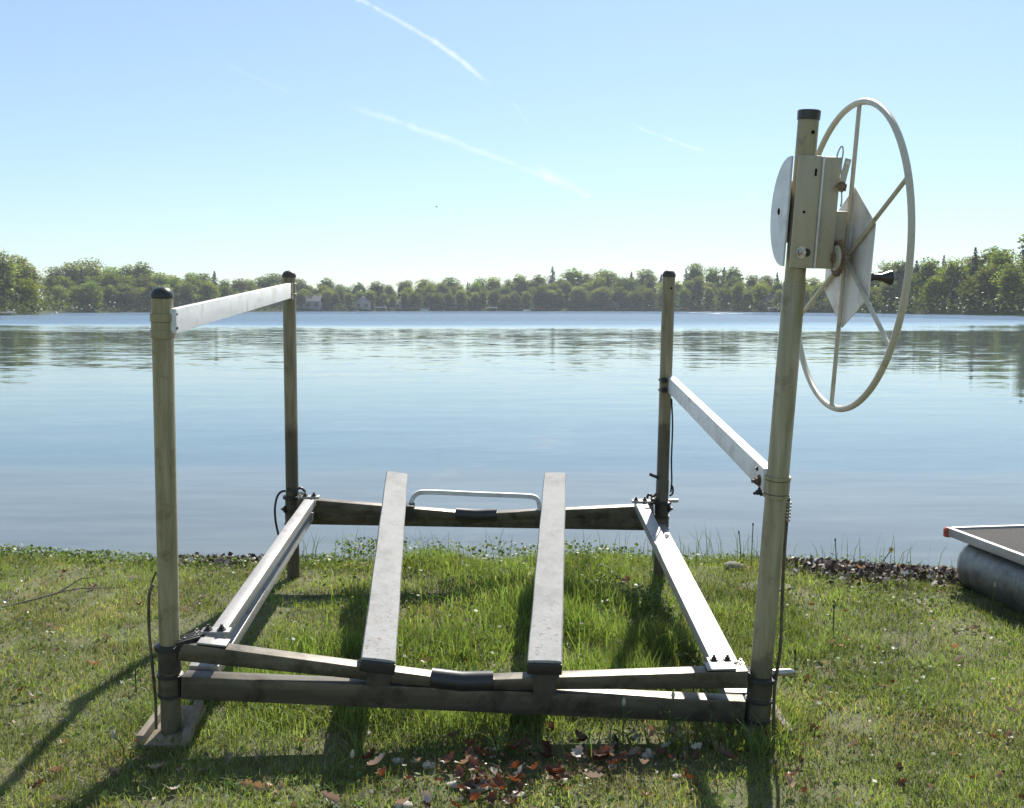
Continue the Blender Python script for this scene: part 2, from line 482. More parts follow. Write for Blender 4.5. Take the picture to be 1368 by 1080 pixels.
# water
wx = np.array([-1000, 1000.0]); wy = np.array([5.5, 800.0])
wv = np.array([[-1000, 5.5, WATER], [1000, 5.5, WATER], [1000, 820, WATER], [-1000, 820, WATER]])
me = raw_mesh('lake_water', wv, quad=np.array([[0, 1, 2, 3]]))
g = NT('lake_water')
pos = g.n('ShaderNodeNewGeometry').outputs['Position']
sp = g.n('ShaderNodeSeparateXYZ'); g.put(sp, 0, pos)
def wave(scale_x, scale_y, sc, detail, amp):
    c = g.noise(g.coord('World', (scale_x, scale_y, 1)), sc, detail, 0.55, col=True)
    v1 = g.n('ShaderNodeVectorMath', operation='SUBTRACT'); g.put(v1, 0, c); v1.inputs[1].default_value = (0.5, 0.5, 0.5)
    v2 = g.n('ShaderNodeVectorMath', operation='MULTIPLY'); g.put(v2, 0, v1.outputs[0]); v2.inputs[1].default_value = (amp * 0.45, amp, 0)
    return v2.outputs[0]
def facing(a):            # far off, only the wave faces turned to the near shore are seen
    o = g.n('ShaderNodeVectorMath', operation='ABSOLUTE'); g.put(o, 0, a)
    o2 = g.n('ShaderNodeSeparateXYZ'); g.put(o2, 0, o.outputs[0]); o3 = g.n('ShaderNodeSeparateXYZ'); g.put(o3, 0, a)
    o4 = g.n('ShaderNodeCombineXYZ'); g.put(o4, 0, o3.outputs[0]); 
    # a few steeper facets in the gusts under the far shore: they catch the sun
    gust = g.ramp(g.noise(g.coord('World', (0.8, 1, 1)), 3.1, 1, 0.5), [(0.60, 0.0), (0.74, 1.0)])
    fg = g.n('ShaderNodeMapRange', interpolation_type='SMOOTHSTEP'); g.put(fg, 'Value', sp.outputs[1]); fg.inputs['From Min'].default_value = 170; fg.inputs['From Max'].default_value = 420
    steep = g.math('MULTIPLY', g.math('MULTIPLY', gust, fg.outputs[0]), 0.40)
    g.put(o4, 1, g.math('SUBTRACT', g.math('SUBTRACT', -0.105, g.math('MULTIPLY', o2.outputs[1], 0.9)), steep))
    return o4.outputs[0]
def vadd(a, b):
    o = g.n('ShaderNodeVectorMath', operation='ADD'); g.put(o, 0, a); g.put(o, 1, b); return o.outputs[0]
def vscale(a, f_):
    o = g.n('ShaderNodeVectorMath', operation='SCALE'); g.put(o, 0, a); g.put(o, 'Scale', f_); return o.outputs[0]
calm = vadd(wave(0.35, 1.4, 1.0, 2, 0.035), wave(0.6, 1.5, 3.2, 2, 0.030))
ruff = facing(vadd(wave(0.7, 1.2, 2.2, 3, 0.42), wave(1, 1.2, 9.0, 2, 0.3)))
swell = wave(0.7, 0.9, 1.3, 3, 0.026)
# the breeze ruffles the far half of the lake; its edge wanders
edge = g.math('ADD', sp.outputs[1], g.math('MULTIPLY', g.math('SUBTRACT', g.noise(g.coord('World', (0.012, 0.03, 1)), 1.0, 3), 0.5), 90.0))
breeze = g.n('ShaderNodeMapRange', interpolation_type='SMOOTHSTEP'); g.put(breeze, 'Value', edge)
breeze.inputs['From Min'].default_value = 70; breeze.inputs['From Max'].default_value = 165
mid = g.n('ShaderNodeMapRange', interpolation_type='SMOOTHSTEP'); g.put(mid, 'Value', sp.outputs[1])
mid.inputs['From Min'].default_value = 14; mid.inputs['From Max'].default_value = 45
patch = g.ramp(g.noise(g.coord('World', (0.05, 0.12, 1)), 1.0, 4, 0.6), [(0.35, 0.5), (0.68, 1.25)])
calm = vscale(vadd(calm, vscale(swell, mid.outputs[0])), g.math('MULTIPLY', patch, g.math('ADD', g.math('MULTIPLY', mid.outputs[0], 1.2), 0.85)))
up = g.n('ShaderNodeCombineXYZ'); up.inputs[2].default_value = 1
nv_ = vadd(vadd(calm, vscale(ruff, breeze.outputs[0])), up.outputs[0])
nn = g.n('ShaderNodeVectorMath', operation='NORMALIZE'); g.put(nn, 0, nv_)
fr = g.n('ShaderNodeFresnel'); # light entering from the air is not bent here, so the index is the same seen from either side
bf = g.n('ShaderNodeNewGeometry').outputs['Backfacing']
g.put(fr, 'IOR', g.math('SUBTRACT', 1.33, g.math('MULTIPLY', bf, 1.33 - 1 / 1.33))); g.put(fr, 'Normal', nn.outputs[0])
gl = g.n('ShaderNodeBsdfAnisotropic'); gl.inputs['Roughness'].default_value = 0.03; g.put(gl, 'Color', (0.97, 0.98, 1.0, 1)); g.put(gl, 'Normal', nn.outputs[0])
tr = g.n('ShaderNodeBsdfTransparent'); tr.inputs['Color'].default_value = (0.90, 0.95, 0.94, 1)
mx = g.n('ShaderNodeMixShader'); g.put(mx, 0, fr.outputs[0]); g.L.new(tr.outputs[0], mx.inputs[1]); g.L.new(gl.outputs[0], mx.inputs[2])
M['water'] = g.surf(mx.outputs[0])
tag(link('lake_water', me, M['water']), kind='structure')

# ------------------------------------------------------------------ far shore: land, trees, houses
SHORE = [(-1.60, 150), (-0.95, 200), (-0.60, 265), (-0.4717, 305), (-0.436, 330), (-0.428, 440), (-0.30, 510), (-0.20, 600), (-0.05, 650), (0.11, 650), (0.22, 520), (0.30, 425), (0.3855, 345), (0.4717, 285), (0.62, 225), (0.95, 175), (1.6, 140)]
def shore_d(u):           # u = x / y, gives the distance along y of the far waterline
    return float(np.interp(u, [a for a, _ in SHORE], [b for _, b in SHORE]))
hump = [(-1.6, 3), (-0.5, 2), (-0.43, 1.5), (-0.3, 2.5), (-0.2, 2), (-0.08, 2.0), (0.0, 5), (0.08, 8), (0.16, 7), (0.22, 3), (0.3, 3), (0.4, 4), (0.6, 4), (1.6, 4)]
def bank_z(u, back):
    h = float(np.interp(u, [a for a, _ in hump], [b for _, b in hump]))
    if back < -1: return WATER - 2.2
    t = min(max(back / 60.0, 0), 1.4)
    return WATER - 0.3 + 1.1 * min(max(back / 3.0, 0), 1) + h * t
vs, qs = [], []
us = np.concatenate([np.linspace(-1.6, -0.6, 20), np.linspace(-0.58, 0.58, 120), np.linspace(0.6, 1.6, 20)])
backs = [-2, 0, 3, 10, 20, 40, 60, 90, 160]
for u_ in us:
    d0 = shore_d(u_)
    for b in backs: vs.append((u_ * (d0 + b), d0 + b, bank_z(u_, b) + random.uniform(-0.05, 0.05)))
k = len(backs)
for i in range(len(us) - 1):
    for j in range(k - 1): qs.append((i * k + j, (i + 1) * k + j, (i + 1) * k + j + 1, i * k + j + 1))
me = raw_mesh('far_shore_land', np.array(vs), quad=np.array(qs))
g = NT('far_shore_ground')
n1 = g.noise(g.coord('World'), 0.15, 5)
M['far_land'] = g.surf(g.bsdf(g.ramp(n1, [(0.3, (0.05, 0.07, 0.025)), (0.55, (0.07, 0.085, 0.03)), (0.7, (0.13, 0.11, 0.075))]), 0.95, spec=0.1))
tag(link('far_shore_land', me, M['far_land']), kind='structure')

def rand_quads(cent, size, nrm_bias=None, rs=rng):
    """randomly turned quads at the given centres -> verts, quads"""
    n = len(cent)
    a = rs.normal(size=(n, 3)); a /= np.linalg.norm(a, axis=1, keepdims=True)
    if nrm_bias is not None:
        a = a * 0.75 + nrm_bias; a /= np.linalg.norm(a, axis=1, keepdims=True) + 1e-9
    b = np.cross(a, rs.normal(size=(n, 3))); b /= np.linalg.norm(b, axis=1, keepdims=True) + 1e-9
    c = np.cross(a, b)
    s = np.asarray(size).reshape(-1, 1) * np.ones((n, 1))
    e = rs.uniform(0.55, 1.0, (n, 1))
    vv = np.stack([cent - b * s - c * s * e * 0.4, cent + b * s * 0.2 - c * s * e, cent + b * s + c * s * e * 0.3, cent - b * s * 0.3 + c * s * e], 1).reshape(-1, 3)
    return vv, np.arange(n * 4).reshape(n, 4)

def crown_mesh(name, seed, kind):
    """unit-height tree crown made of leaf clumps"""
    rs = np.random.default_rng(seed)
    if kind == 'conifer':
        cs, sz = [], []
        for lv in np.linspace(0.12, 0.99, 26):
            rad = (1.0 - lv) ** 0.8 * 0.25 * rs.uniform(0.75, 1.2) + 0.006
            nb = int(5 + 9 * (1 - lv))
            for k in range(nb):
                a = rs.uniform(0, 2 * math.pi); rr = rad * rs.uniform(0.7, 1.15)
                for t in np.linspace(0.25, 1, 5):
                    cs.append((math.cos(a) * rr * t, math.sin(a) * rr * t, lv - 0.05 * t * rr / 0.2 + rs.normal() * 0.006)); sz.append(0.026 * (1.25 - 0.5 * t) * (1.2 - 0.5 * lv))
        cs = np.array(cs); nb_ = np.tile([0, 0, 0.5], (len(cs), 1))
        vv, qq = rand_quads(cs, np.array(sz), nb_, rs)
        base = np.array([0.045, 0.075, 0.034])
    else:
        cs, sz, nb_ = [], [], []
        nl = {'round': 24, 'tall': 20, 'open': 17}[kind]
        wid = {'round': 0.30, 'tall': 0.20, 'open': 0.26}[kind]
        z0 = {'round': 0.16, 'tall': 0.15, 'open': 0.26}[kind]
        for l in range(nl):
            lv = (l + rs.uniform(0.2, 0.8)) / nl
            zc = z0 + (0.93 - z0) * lv
            prof = math.sin(math.pi * min(1, 0.18 + 0.80 * lv)) ** 0.7
            a = l * 2.4 + rs.uniform(-0.5, 0.5); rr = wid * prof * rs.uniform(0.25, 0.85)
            c0 = np.array([math.cos(a) * rr, math.sin(a) * rr, zc])
            lr = rs.uniform(0.06, 0.15) * (0.75 if kind == 'open' else 1.0)
            n = int(9500 * lr * lr) + 24
            d = rs.normal(size=(n, 3)); d /= np.linalg.norm(d, axis=1, keepdims=True)
            rad = lr * rs.uniform(0.45, 1.12, (n, 1)) * np.array([[1.15, 1.15, 0.8]])
            cs.append(c0 + d * rad); nb_.append(d * 0.6 + [0, 0, 0.25]); sz.append(rs.uniform(0.009, 0.019, n))
        lob = np.concatenate([np.full(len(c_), rs.uniform(0.72, 1.3)) for c_ in cs])
        # inner boughs: larger, keeps the sky from showing straight through
        n = 300
        lv = rs.uniform(0.08, 0.86, n); aa = rs.uniform(0, 6.283, n); rr = wid * np.sin(np.pi * np.clip(0.18 + 0.8 * lv, 0, 1)) ** 0.7 * np.sqrt(rs.random(n)) * 0.7
        cs.append(np.stack([np.cos(aa) * rr, np.sin(aa) * rr, z0 + (0.90 - z0) * lv], 1)); nb_.append(np.zeros((n, 3))); sz.append(rs.uniform(0.03, 0.055, n))
        lob = np.concatenate([lob, np.full(n, 0.8)])
        cs = np.concatenate(cs); nb_ = np.concatenate(nb_); sz = np.concatenate(sz)
        vv, qq = rand_quads(cs, sz, nb_, rs)
        base = np.array([0.160, 0.190, 0.048])
    jit = rs.uniform(0.8, 1.2, (len(cs), 1)) * (lob[:, None] if kind != 'conifer' else 1.0) * (1 + rs.normal(size=(len(cs), 3)) * 0.06)
    cols = np.repeat(base * jit, 4, axis=0)
    return raw_mesh(name, vv, quad=qq, cols=cols)

def trunk_mesh(name, seed, kind):
    rs = np.random.default_rng(seed)
    bm = bmesh.new()
    if kind == 'conifer':
        add_tube(bm, [(0, 0, -0.03), (0, 0, 0.4), (0, 0, 0.97)], [0.014, 0.009, 0.002], 6)
    else:
        bend = rs.normal(size=2) * 0.02
        add_tube(bm, [(0, 0, -0.03), (bend[0] * 0.4, bend[1] * 0.4, 0.25), (bend[0], bend[1], 0.5), (bend[0] * 1.5, bend[1] * 1.2, 0.85)], [0.017, 0.013, 0.009, 0.003], 6)
        for k in range(6):
            a = k * 2.2 + rs.uniform(-0.4, 0.4); z = rs.uniform(0.28, 0.6); r_ = rs.uniform(0.12, 0.22)
            add_tube(bm, [(bend[0] * z, bend[1] * z, z), (math.cos(a) * r_ * 0.5, math.sin(a) * r_ * 0.5, z + 0.08), (math.cos(a) * r_, math.sin(a) * r_, z + 0.2)], [0.007, 0.005, 0.002], 5)
    me = bpy.data.meshes.new(name); bm.to_mesh(me); bm.free()
    return me

M['bark'] = worn_metal('tree_bark', (0.11, 0.09, 0.07), (0.19, 0.165, 0.13), (0.06, 0.05, 0.04), 0.9, 0.0, streak=(3, 3, 0.4), bump=0.5)
M['crown_light'] = leafy('foliage_spring_green', trans=0.56, spec=0.04, rough=0.8, objrand=True)
M['crown_dark'] = leafy('foliage_pine', trans=0.2, spec=0.04, rough=0.8, objrand=True, tint=(1, 1, 0.7))
PROTO = {'round': [], 'tall': [], 'open': [], 'conifer': []}
for kd, num in (('round', 4), ('tall', 3), ('open', 3), ('conifer', 3)):
    for q in range(num):
        c = crown_mesh('crown_' + kd, 100 + q * 7 + len(kd), kd); t = trunk_mesh('trunk_' + kd, 300 + q + len(kd), kd)
        c.materials.append(M['crown_dark' if kd == 'conifer' else 'crown_light']); t.materials.append(M['bark'])
        PROTO[kd].append((c, t))
SECT = [(-9, -0.432, 'on the near wooded point at the far left'), (-0.432, -0.325, 'on the far shore left of the front left post'),
        (-0.325, -0.2, 'on the far shore behind the slanting left rail'), (-0.2, -0.03, 'on the far shore left of the middle'),
        (-0.03, 0.14, 'on the far shore right of the middle'), (0.14, 0.262, 'on the far shore between the two right posts'), (0.262, 9, 'on the right shore beyond the crank wheel')]
KIND = {'round': ('leafy_tree', 'broad round crowned green tree'), 'tall': ('leafy_tree', 'tall narrow leafy green tree'), 'open': ('leafy_tree', 'thin crowned pale tree'), 'conifer': ('pine_tree', 'dark pointed conifer')}
def plant(u_, back, h, kd, wid=1.0):
    d = shore_d(u_) + back
    nm, lb = KIND[kd]
    root = empty(nm, (u_ * d, d, bank_z(u_, back) - 0.1), random.uniform(0, 6.28))
    where = next(s for s in SECT if s[0] <= u_ < s[1])[2]
    tag(root, lb + ' ' + where, 'tree', lb + 's ' + where)
    c, t = random.choice(PROTO[kd])
    for n_, m_ in (('crown', c), ('trunk', t)):
        o = bpy.data.objects.new(n_, m_); COL.objects.link(o); o.parent = root
        o.scale = (h * wid, h * wid, h)
# front row, second row and the tops behind; heights follow the skyline of the photograph
def plant_row(back, step, hscale, u0, u1, mix_):
    u_ = u0
    while u_ < u1:
        d = shore_d(u_)
        uu = u_ + random.uniform(-0.3, 0.3) * step / d
        edge = abs(shore_d(uu + 0.004) - shore_d(uu - 0.004)) > 25
        kd = random.choices(['round', 'tall', 'open', 'conifer'], mix_ if uu < 0.3 else [mix_[0], mix_[1], mix_[2] * 0.4, mix_[3] * 4.5])[0]
        h = hscale * float(np.interp(uu, [-0.6, -0.47, -0.44, -0.425, -0.33, -0.25, -0.18, -0.05, 0.0, 0.1, 0.2, 0.26, 0.32, 0.4, 0.48, 0.6],
                                     [19, 18.5, 15.5, 16, 17, 16, 14.5, 14.5, 16, 17, 17, 13, 14, 17, 19, 19])) * random.choice([0.82, 0.9, 0.96, 1.0, 1.03, 1.08, 1.18]) * random.uniform(0.95, 1.05)
        if kd == 'conifer': h *= 1.08
        if not edge: plant(uu, back + random.uniform(-3, 3), h, kd, random.uniform(1.25, 1.9) if kd != 'conifer' else random.uniform(0.9, 1.2))
        u_ += step / d
plant_row(9, 6.6, 0.72, -0.515, 0.515, [5, 2, 2, 0.5])
plant_row(24, 6.6, 0.93, -0.51, 0.51, [5, 3, 2, 0.6])
plant_row(45, 7.0, 1.10, -0.50, 0.50, [4, 3, 3, 0.8])
# shoreline bushes: one uncountable mass
cs, sz = [], []
for u_ in np.linspace(-0.6, 0.6, 900):
    d = shore_d(u_) + rng.uniform(1.0, 7)
    if (0.0 < rng.random() < 0.25): continue
    hh = rng.uniform(0.8, 3.6)
    n = int(10 + hh * 7)
    p = rng.normal(size=(n, 3)) * np.array([1.3, 1.0, 0.33]) * hh * 0.55
    p[:, 2] = np.abs(p[:, 2]) * 1.2
    cs.append(p + [u_ * d, d, bank_z(u_, 3) - 0.2]); sz.append(rng.uniform(0.18, 0.45, n))
for u_ in np.linspace(-0.6, 0.6, 700):
    for b in (16, 33):
        d = shore_d(u_) + b + rng.uniform(-4, 4)
        hh = rng.uniform(4.5, 9.5)
        n = 44
        p = rng.normal(size=(n, 3)) * np.array([1.6, 1.0, 0.4]) * hh * 0.5
        p[:, 2] = np.abs(p[:, 2]) * 1.4
        cs.append(p + [u_ * d, d, bank_z(u_, b)]); sz.append(rng.uniform(0.3, 0.6, n))
cs = np.concatenate(cs); sz = np.concatenate(sz)
vv, qq = rand_quads(cs, sz, np.tile([0, -0.2, 0.4], (len(cs), 1)))
cols = np.repeat(np.array([0.075, 0.098, 0.034]) * rng.uniform(0.5, 1.5, (len(cs), 1)), 4, axis=0)
tag(link('far_undergrowth', raw_mesh('far_undergrowth', vv, quad=qq, cols=cols), M['weed']), 'low green bushes massed along the foot of the far wooded shore', 'bushes', kind='stuff')

# houses, docks, boats on the far shore
def plain(name, c, rough=0.7, var=0.25, sc=0.8):
    g = NT(name)
    n_ = g.noise(g.coord('World'), sc, 4)
    a = tuple(v_ * (1 - var) for v_ in c)
    return g.surf(g.bsdf(g.mix(n_, a, c), rough))
M['h_grey'] = plain('siding_grey', (0.20, 0.22, 0.235)); M['h_white'] = plain('siding_white', (0.36, 0.36, 0.35)); M['h_brown'] = plain('siding_brown', (0.22, 0.15, 0.10))
M['h_tan'] = plain('siding_tan', (0.50, 0.40, 0.29)); M['roof'] = plain('roof_shingle', (0.13, 0.12, 0.12)); M['roof2'] = plain('roof_brown', (0.18, 0.13, 0.10))
M['glass'] = plain('window_glass_dark', (0.03, 0.04, 0.05), 0.1); M['canvas'] = plain('canvas_white', (0.78, 0.78, 0.76)); M['canvas_red'] = plain('canvas_red', (0.55, 0.07, 0.05))
M['canvas_blue'] = plain('canvas_blue', (0.10, 0.18, 0.36)); M['dockwood'] = plain('dock_wood', (0.33, 0.29, 0.24)); M['stone'] = plain('shore_stone', (0.24, 0.215, 0.185), 0.9, 0.6, 12)

def house(u_, back, w_, dep, h_, wall, roof, label, gable_front=False, win=3):
    d = shore_d(u_) + back
    z = bank_z(u_, back)
    x = u_ * d
    r = empty('lake_house', (x, d, z))
    tag(r, label, 'house')
    bm = bmesh.new(); add_bar(bm, (x, d - dep / 2, z + h_ / 2 - 0.3), (x, d + dep / 2, z + h_ / 2 - 0.3), w_, h_ + 0.6, bevel=0.0)
    if gable_front: add_plate(bm, [(x - w_ / 2 + 0.01, d, z + h_ + 0.01), (x + w_ / 2 - 0.01, d, z + h_ + 0.01), (x, d, z + h_ + w_ * 0.32)], dep - 0.02, (0, 1, 0))
    wl = build('wall', bm, wall, r, smooth=False)
    bm = bmesh.new()
    rise = (w_ if gable_front else dep) * 0.32
    e = 0.5
    for s in (-1, 1):
        if gable_front:
            pts = [(x + s * (w_ / 2 + e), d - dep / 2 - e, z + h_ - 0.2), (x + s * (w_ / 2 + e), d + dep / 2 + e, z + h_ - 0.2), (x, d + dep / 2 + e, z + h_ + rise + 0.15), (x, d - dep / 2 - e, z + h_ + rise + 0.15)]
            add_plate(bm, pts, 0.22, (s * 0.32, 0, 1))
        else:
            pts = [(x - w_ / 2 - e, d + s * (dep / 2 + e), z + h_ - 0.2), (x + w_ / 2 + e, d + s * (dep / 2 + e), z + h_ - 0.2), (x + w_ / 2 + e, d, z + h_ + rise + 0.15), (x - w_ / 2 - e, d, z + h_ + rise + 0.15)]
            add_plate(bm, pts, 0.22, (0, s * 0.32, 1))
    rf = build('roof', bm, roof, r, smooth=False)
    build('chimney', bar((x + w_ * 0.22, d + 0.6, z + h_), (x + w_ * 0.22, d + 0.6, z + h_ + rise + 1.2), 0.8, 0.8, up=(0, 1, 0), bevel=0), M['stone'], rf, smooth=False)
    for k in range(win):
        xx = x - w_ / 2 + w_ * (k + 0.5) / win
        wn = build('window', bar((xx, d - dep / 2 - 0.06, z + h_ * 0.55), (xx, d - dep / 2 + 0.05, z + h_ * 0.55), w_ / win * 0.62, h_ * 0.5, bevel=0), M['h_white'], r, smooth=False)
        build('pane', bar((xx, d - dep / 2 - 0.10, z + h_ * 0.55), (xx, d - dep / 2 - 0.062, z + h_ * 0.55), w_ / win * 0.50, h_ * 0.42, bevel=0), M['glass'], wn, smooth=False)
U = lambda px: (px - 684) / 1450.0
house(U(410), 9, 17, 9, 4.6, M['h_grey'], M['roof'], 'grey blue house beside the rear left post on far shore', win=4)
house(U(486), 8, 9, 8, 4.4, M['h_white'], M['roof'], 'small pale gabled house at the water left of middle', True, 2)
house(U(549), 14, 11, 8, 3.6, M['h_brown'], M['roof2'], 'low brown cottage under trees left of the blue boat canopy', win=3)
house(U(601), 10, 9, 7, 3.2, M['h_grey'], M['canvas'], 'cottage with pale roof near the middle of far shore', win=3)
house(U(616), 19, 8, 8, 5.2, M['h_tan'], M['roof2'], 'tan gabled house set back near the middle of far shore', True, 2)
house(U(815), 13, 10, 8, 3.4, M['h_brown'], M['roof'], 'dark brown cottage under trees right of the middle', win=3)
house(U(1033), 20, 10, 8, 4.6, M['h_grey'], M['roof'], 'grey gabled house half hidden just left of the winch post', True, 2)
house(U(528), 12, 8, 7, 3.2, M['h_white'], M['roof2'], 'white cottage behind the long white canopy', win=2)

def canopy_lift(px, w_, h_, mat, label, out=5.0, hull=None):
    u_ = U(px); d = shore_d(u_) - out; x = u_ * d; z = WATER
    r = empty('canopied_boat_lift', (x, d, z)); tag(r, label, 'boat lift')
    bm = bmesh.new()
    add_plate(bm, [(x - w_ / 2, d - 1.3, z + h_ - 0.35), (x - w_ / 2, d + 1.3, z + h_ - 0.35), (x - w_ / 2 + 0.3, d + 1.1, z + h_), (x - w_ / 2 + 0.3, d - 1.1, z + h_)], 0.05, (1, 0, 0.4))
    add_bar(bm, (x - w_ / 2 + 0.2, d, z + h_), (x + w_ / 2 - 0.2, d, z + h_), 2.3, 0.35, bevel=0.1)
    add_plate(bm, [(x + w_ / 2, d - 1.3, z + h_ - 0.35), (x + w_ / 2, d + 1.3, z + h_ - 0.35), (x + w_ / 2 - 0.3, d + 1.1, z + h_), (x + w_ / 2 - 0.3, d - 1.1, z + h_)], 0.05, (1, 0, -0.4))
    build('canopy', bm, mat, r, smooth=False)
    for sx in (-1, 1):
        for sy in (-1, 1):
            build('leg', bar((x + sx * (w_ / 2 - 0.3), d + sy, z - 0.6), (x + sx * (w_ / 2 - 0.3), d + sy, z + h_), 0.1, 0.1, up=(0, 1, 0), bevel=0), M['steel'], r, smooth=False)
    if hull:
        bm = tube([(x - w_ * 0.42, d, z + 0.75), (x - w_ * 0.2, d, z + 0.6), (x + w_ * 0.25, d, z + 0.6), (x + w_ * 0.48, d, z + 0.95)], [0.42, 0.62, 0.55, 0.06], 10)
        h2 = build('motor_boat', bm, hull); tag(h2, 'small boat held in the ' + label.split(' on ')[0].split(' close ')[0], 'boat')
canopy_lift(509, 7.0, 2.3, M['canvas'], 'long white canopy boat lift on the far shore left of middle')
canopy_lift(568, 5.0, 1.9, M['canvas_blue'], 'blue canopy boat lift on the far shore', hull=M['canvas'])
canopy_lift(657, 6.6, 2.2, M['canvas'], 'white flat canopy boat lift on the far shore near middle')
canopy_lift(719, 5.0, 1.9, M['canvas_red'], 'red canopy boat lift on the far shore')
canopy_lift(1031, 4.2, 1.9, M['canvas'], 'white canopy boat lift close left of the winch post', hull=M['h_grey'])
def speed_boat(px, ln, mat, label, out=6.0):
    u_ = U(px); d = shore_d(u_) - out; x = u_ * d; z = WATER
    r = empty('motor_boat', (x, d, z)); tag(r, label, 'boat')
    build('hull', tube([(x - ln * 0.5, d, z + 0.35), (x - ln * 0.42, d, z + 0.3), (x, d, z + 0.3), (x + ln * 0.3, d, z + 0.4), (x + ln * 0.5, d, z + 0.65)], [0.3, 0.55, 0.6, 0.45, 0.05], 10), mat, r)
    build('windscreen', plate([(x - 0.2, d - 0.5, z + 0.85), (x - 0.2, d + 0.5, z + 0.85), (x - 0.6, d + 0.4, z + 1.4), (x - 0.6, d - 0.4, z + 1.4)], 0.04, (0.8, 0, 0.6)), M['glass'], r, smooth=False)
speed_boat(704, 4.6, M['canvas'], 'white motor boat beside the red canopy on far shore')
speed_boat(14, 3.6, M['canvas'], 'white boat at the dock under the left point', 4)
def dock(px, ln, label, out=8.0):
    u_ = U(px); d = shore_d(u_); x = u_ * d; z = WATER + 0.45
    r = empty('wooden_dock', (x, d, WATER)); tag(r, label, 'dock')
    build('deck', bar((x, d + 1, z), (x, d - out, z), ln, 0.14, bevel=0), M['dockwood'], r, smooth=False)
    for k in range(3):
        for s in (-1, 1):
            yy = d - out * (k + 0.6) / 3
            build('piling', bar((x + s * ln * 0.45, yy, z - 1.4), (x + s * ln * 0.45, yy, z + 0.25), 0.14, 0.14, up=(0, 1, 0), bevel=0), M['dockwood'], r, smooth=False)
dock(6, 6.0, 'wooden dock under the trees of the left point')
dock(477, 3.0, 'wooden dock in front of the small pale gabled house')
dock(591, 2.4, 'wooden dock in the middle of the far shore', 10)
dock(668, 2.4, 'wooden dock right of the white flat canopy')
dock(1052, 2.6, 'wooden dock on right shore just right of winch post')
# white mooring buoy
bx_, bd_ = U(77), 330.0
tag(build('mooring_buoy', lathe((bx_ * bd_, bd_, WATER - 0.2), (0, 0, 1), [(0, 0.15), (0.15, 0.5), (0.45, 0.55), (0.7, 0.4), (0.85, 0.12), (1.05, 0.1), (1.1, 0)], 14), M['canvas']), 'white mooring buoy floating near the left point', 'buoy')
# a bird far up
bm = bmesh.new()
bc = Vector((-5.5, 80, 9.0)); BS = 0.55
add_tube(bm, [bc + BS * V(-0.16, 0, 0), bc + BS * V(-0.05, 0, 0.01), bc + BS * V(0.08, 0, 0), bc + BS * V(0.2, 0, -0.02)], [0.011, 0.027, 0.025, 0.004], 8)
for s in (-1, 1):
    add_plate(bm, [bc + BS * V(-0.04, s * 0.03, 0.02), bc + BS * V(0.06, s * 0.03, 0.02), bc + BS * V(0.08, s * 0.16, 0.09), bc + BS * V(0.02, s * 0.30, 0.13), bc + BS * V(-0.03, s * 0.16, 0.09)], 0.008, (0, -s * 0.3, 1))
tag(build('flying_bird', bm, M['dark']), 'tiny dark bird flying in the open sky', 'bird')

# ------------------------------------------------------------------ the boat lift
POST = {'FL': (V(-1.315, 4.062, 0), V(0.0322, -0.08, 1)), 'FR': (V(0.940, 4.062, 0), V(0.0431, -0.08, 1)),
        'RL': (V(-1.351, 6.589, 0), V(0.0196, -0.08, 1)), 'RR': (V(0.899, 6.497, 0), V(0.0075, -0.08, 1))}
def PP(n_, t): return POST[n_][0] + POST[n_][1] * t
LIFT = empty('boat_lift', (0, 5.3, 0))
tag(LIFT, 'weathered metal boat lift frame standing empty on the grassy shore', 'boat lift')
UPV = V(0.03, -0.08, 1).normalized()

def bolt(p, axis, parent, r=0.011, ln=0.022, mat='steel'):
    ax = Vector(axis).normalized()
    bm = lathe(Vector(p), ax, [(-0.006, r * 1.7), (0.003, r * 1.7), (0.003, r), (ln * 0.55, r), (ln * 0.55, r * 0.55), (ln, r * 0.55)], 8)
    return build('bolt', bm, M[mat], parent)

def make_post(n_, bottom, top, r, mat, cap, r_low=None, t_low=0.0):
    ax = POST[n_][1]
    L_ = ax.length
    prof = [(bottom * L_, r_low or r)]
    if r_low: prof += [(t_low * L_, r_low - 0.0015), (t_low * L_ + 0.006, r)]
    prof += [((bottom + top) / 2 * L_, r), (top * L_, r)]
    p = build('post', lathe(POST[n_][0], ax, prof, 28), mat, LIFT)
    h0 = top * L_
    if cap == 'dome': pr = [(h0 - 0.008, r + 0.0025), (h0 + 0.002, r + 0.0035), (h0 + 0.012, r * 0.97), (h0 + 0.024, r * 0.75), (h0 + 0.030, r * 0.4), (h0 + 0.032, 0)]
    else: pr = [(h0 - 0.028, r + 0.003), (h0 + 0.002, r + 0.004), (h0 + 0.006, r), (h0 + 0.007, 0)]
    build('cap', lathe(POST[n_][0], ax, pr, 28), M['cap' if n_[0] == 'F' else 'sleeve'], p)
    hp = PP(n_, top - 0.075) + V(0.003 if n_ in ('FL', 'RL') else 0.010, -r - 0.0006, 0)
    build('bolt_hole', lathe(hp, (0, -1, 0.08), [(-0.002, 0.0062), (0.0012, 0.0062), (0.0012, 0)], 12), M['hole'], p)
    return p
pFL = make_post('FL', 0.0, 1.695, 0.0385, M['post'], 'dome')
pFR = make_post('FR', 0.0, 2.335, 0.0365, M['post'], 'flat', 0.0415, 1.74)
pRL = make_post('RL', -0.12, 1.84, 0.0385, M['post_rear'], 'dome')
pRR = make_post('RR', -0.12, 1.84, 0.0365, M['post_rear'], 'dome', 0.040, 0.62)

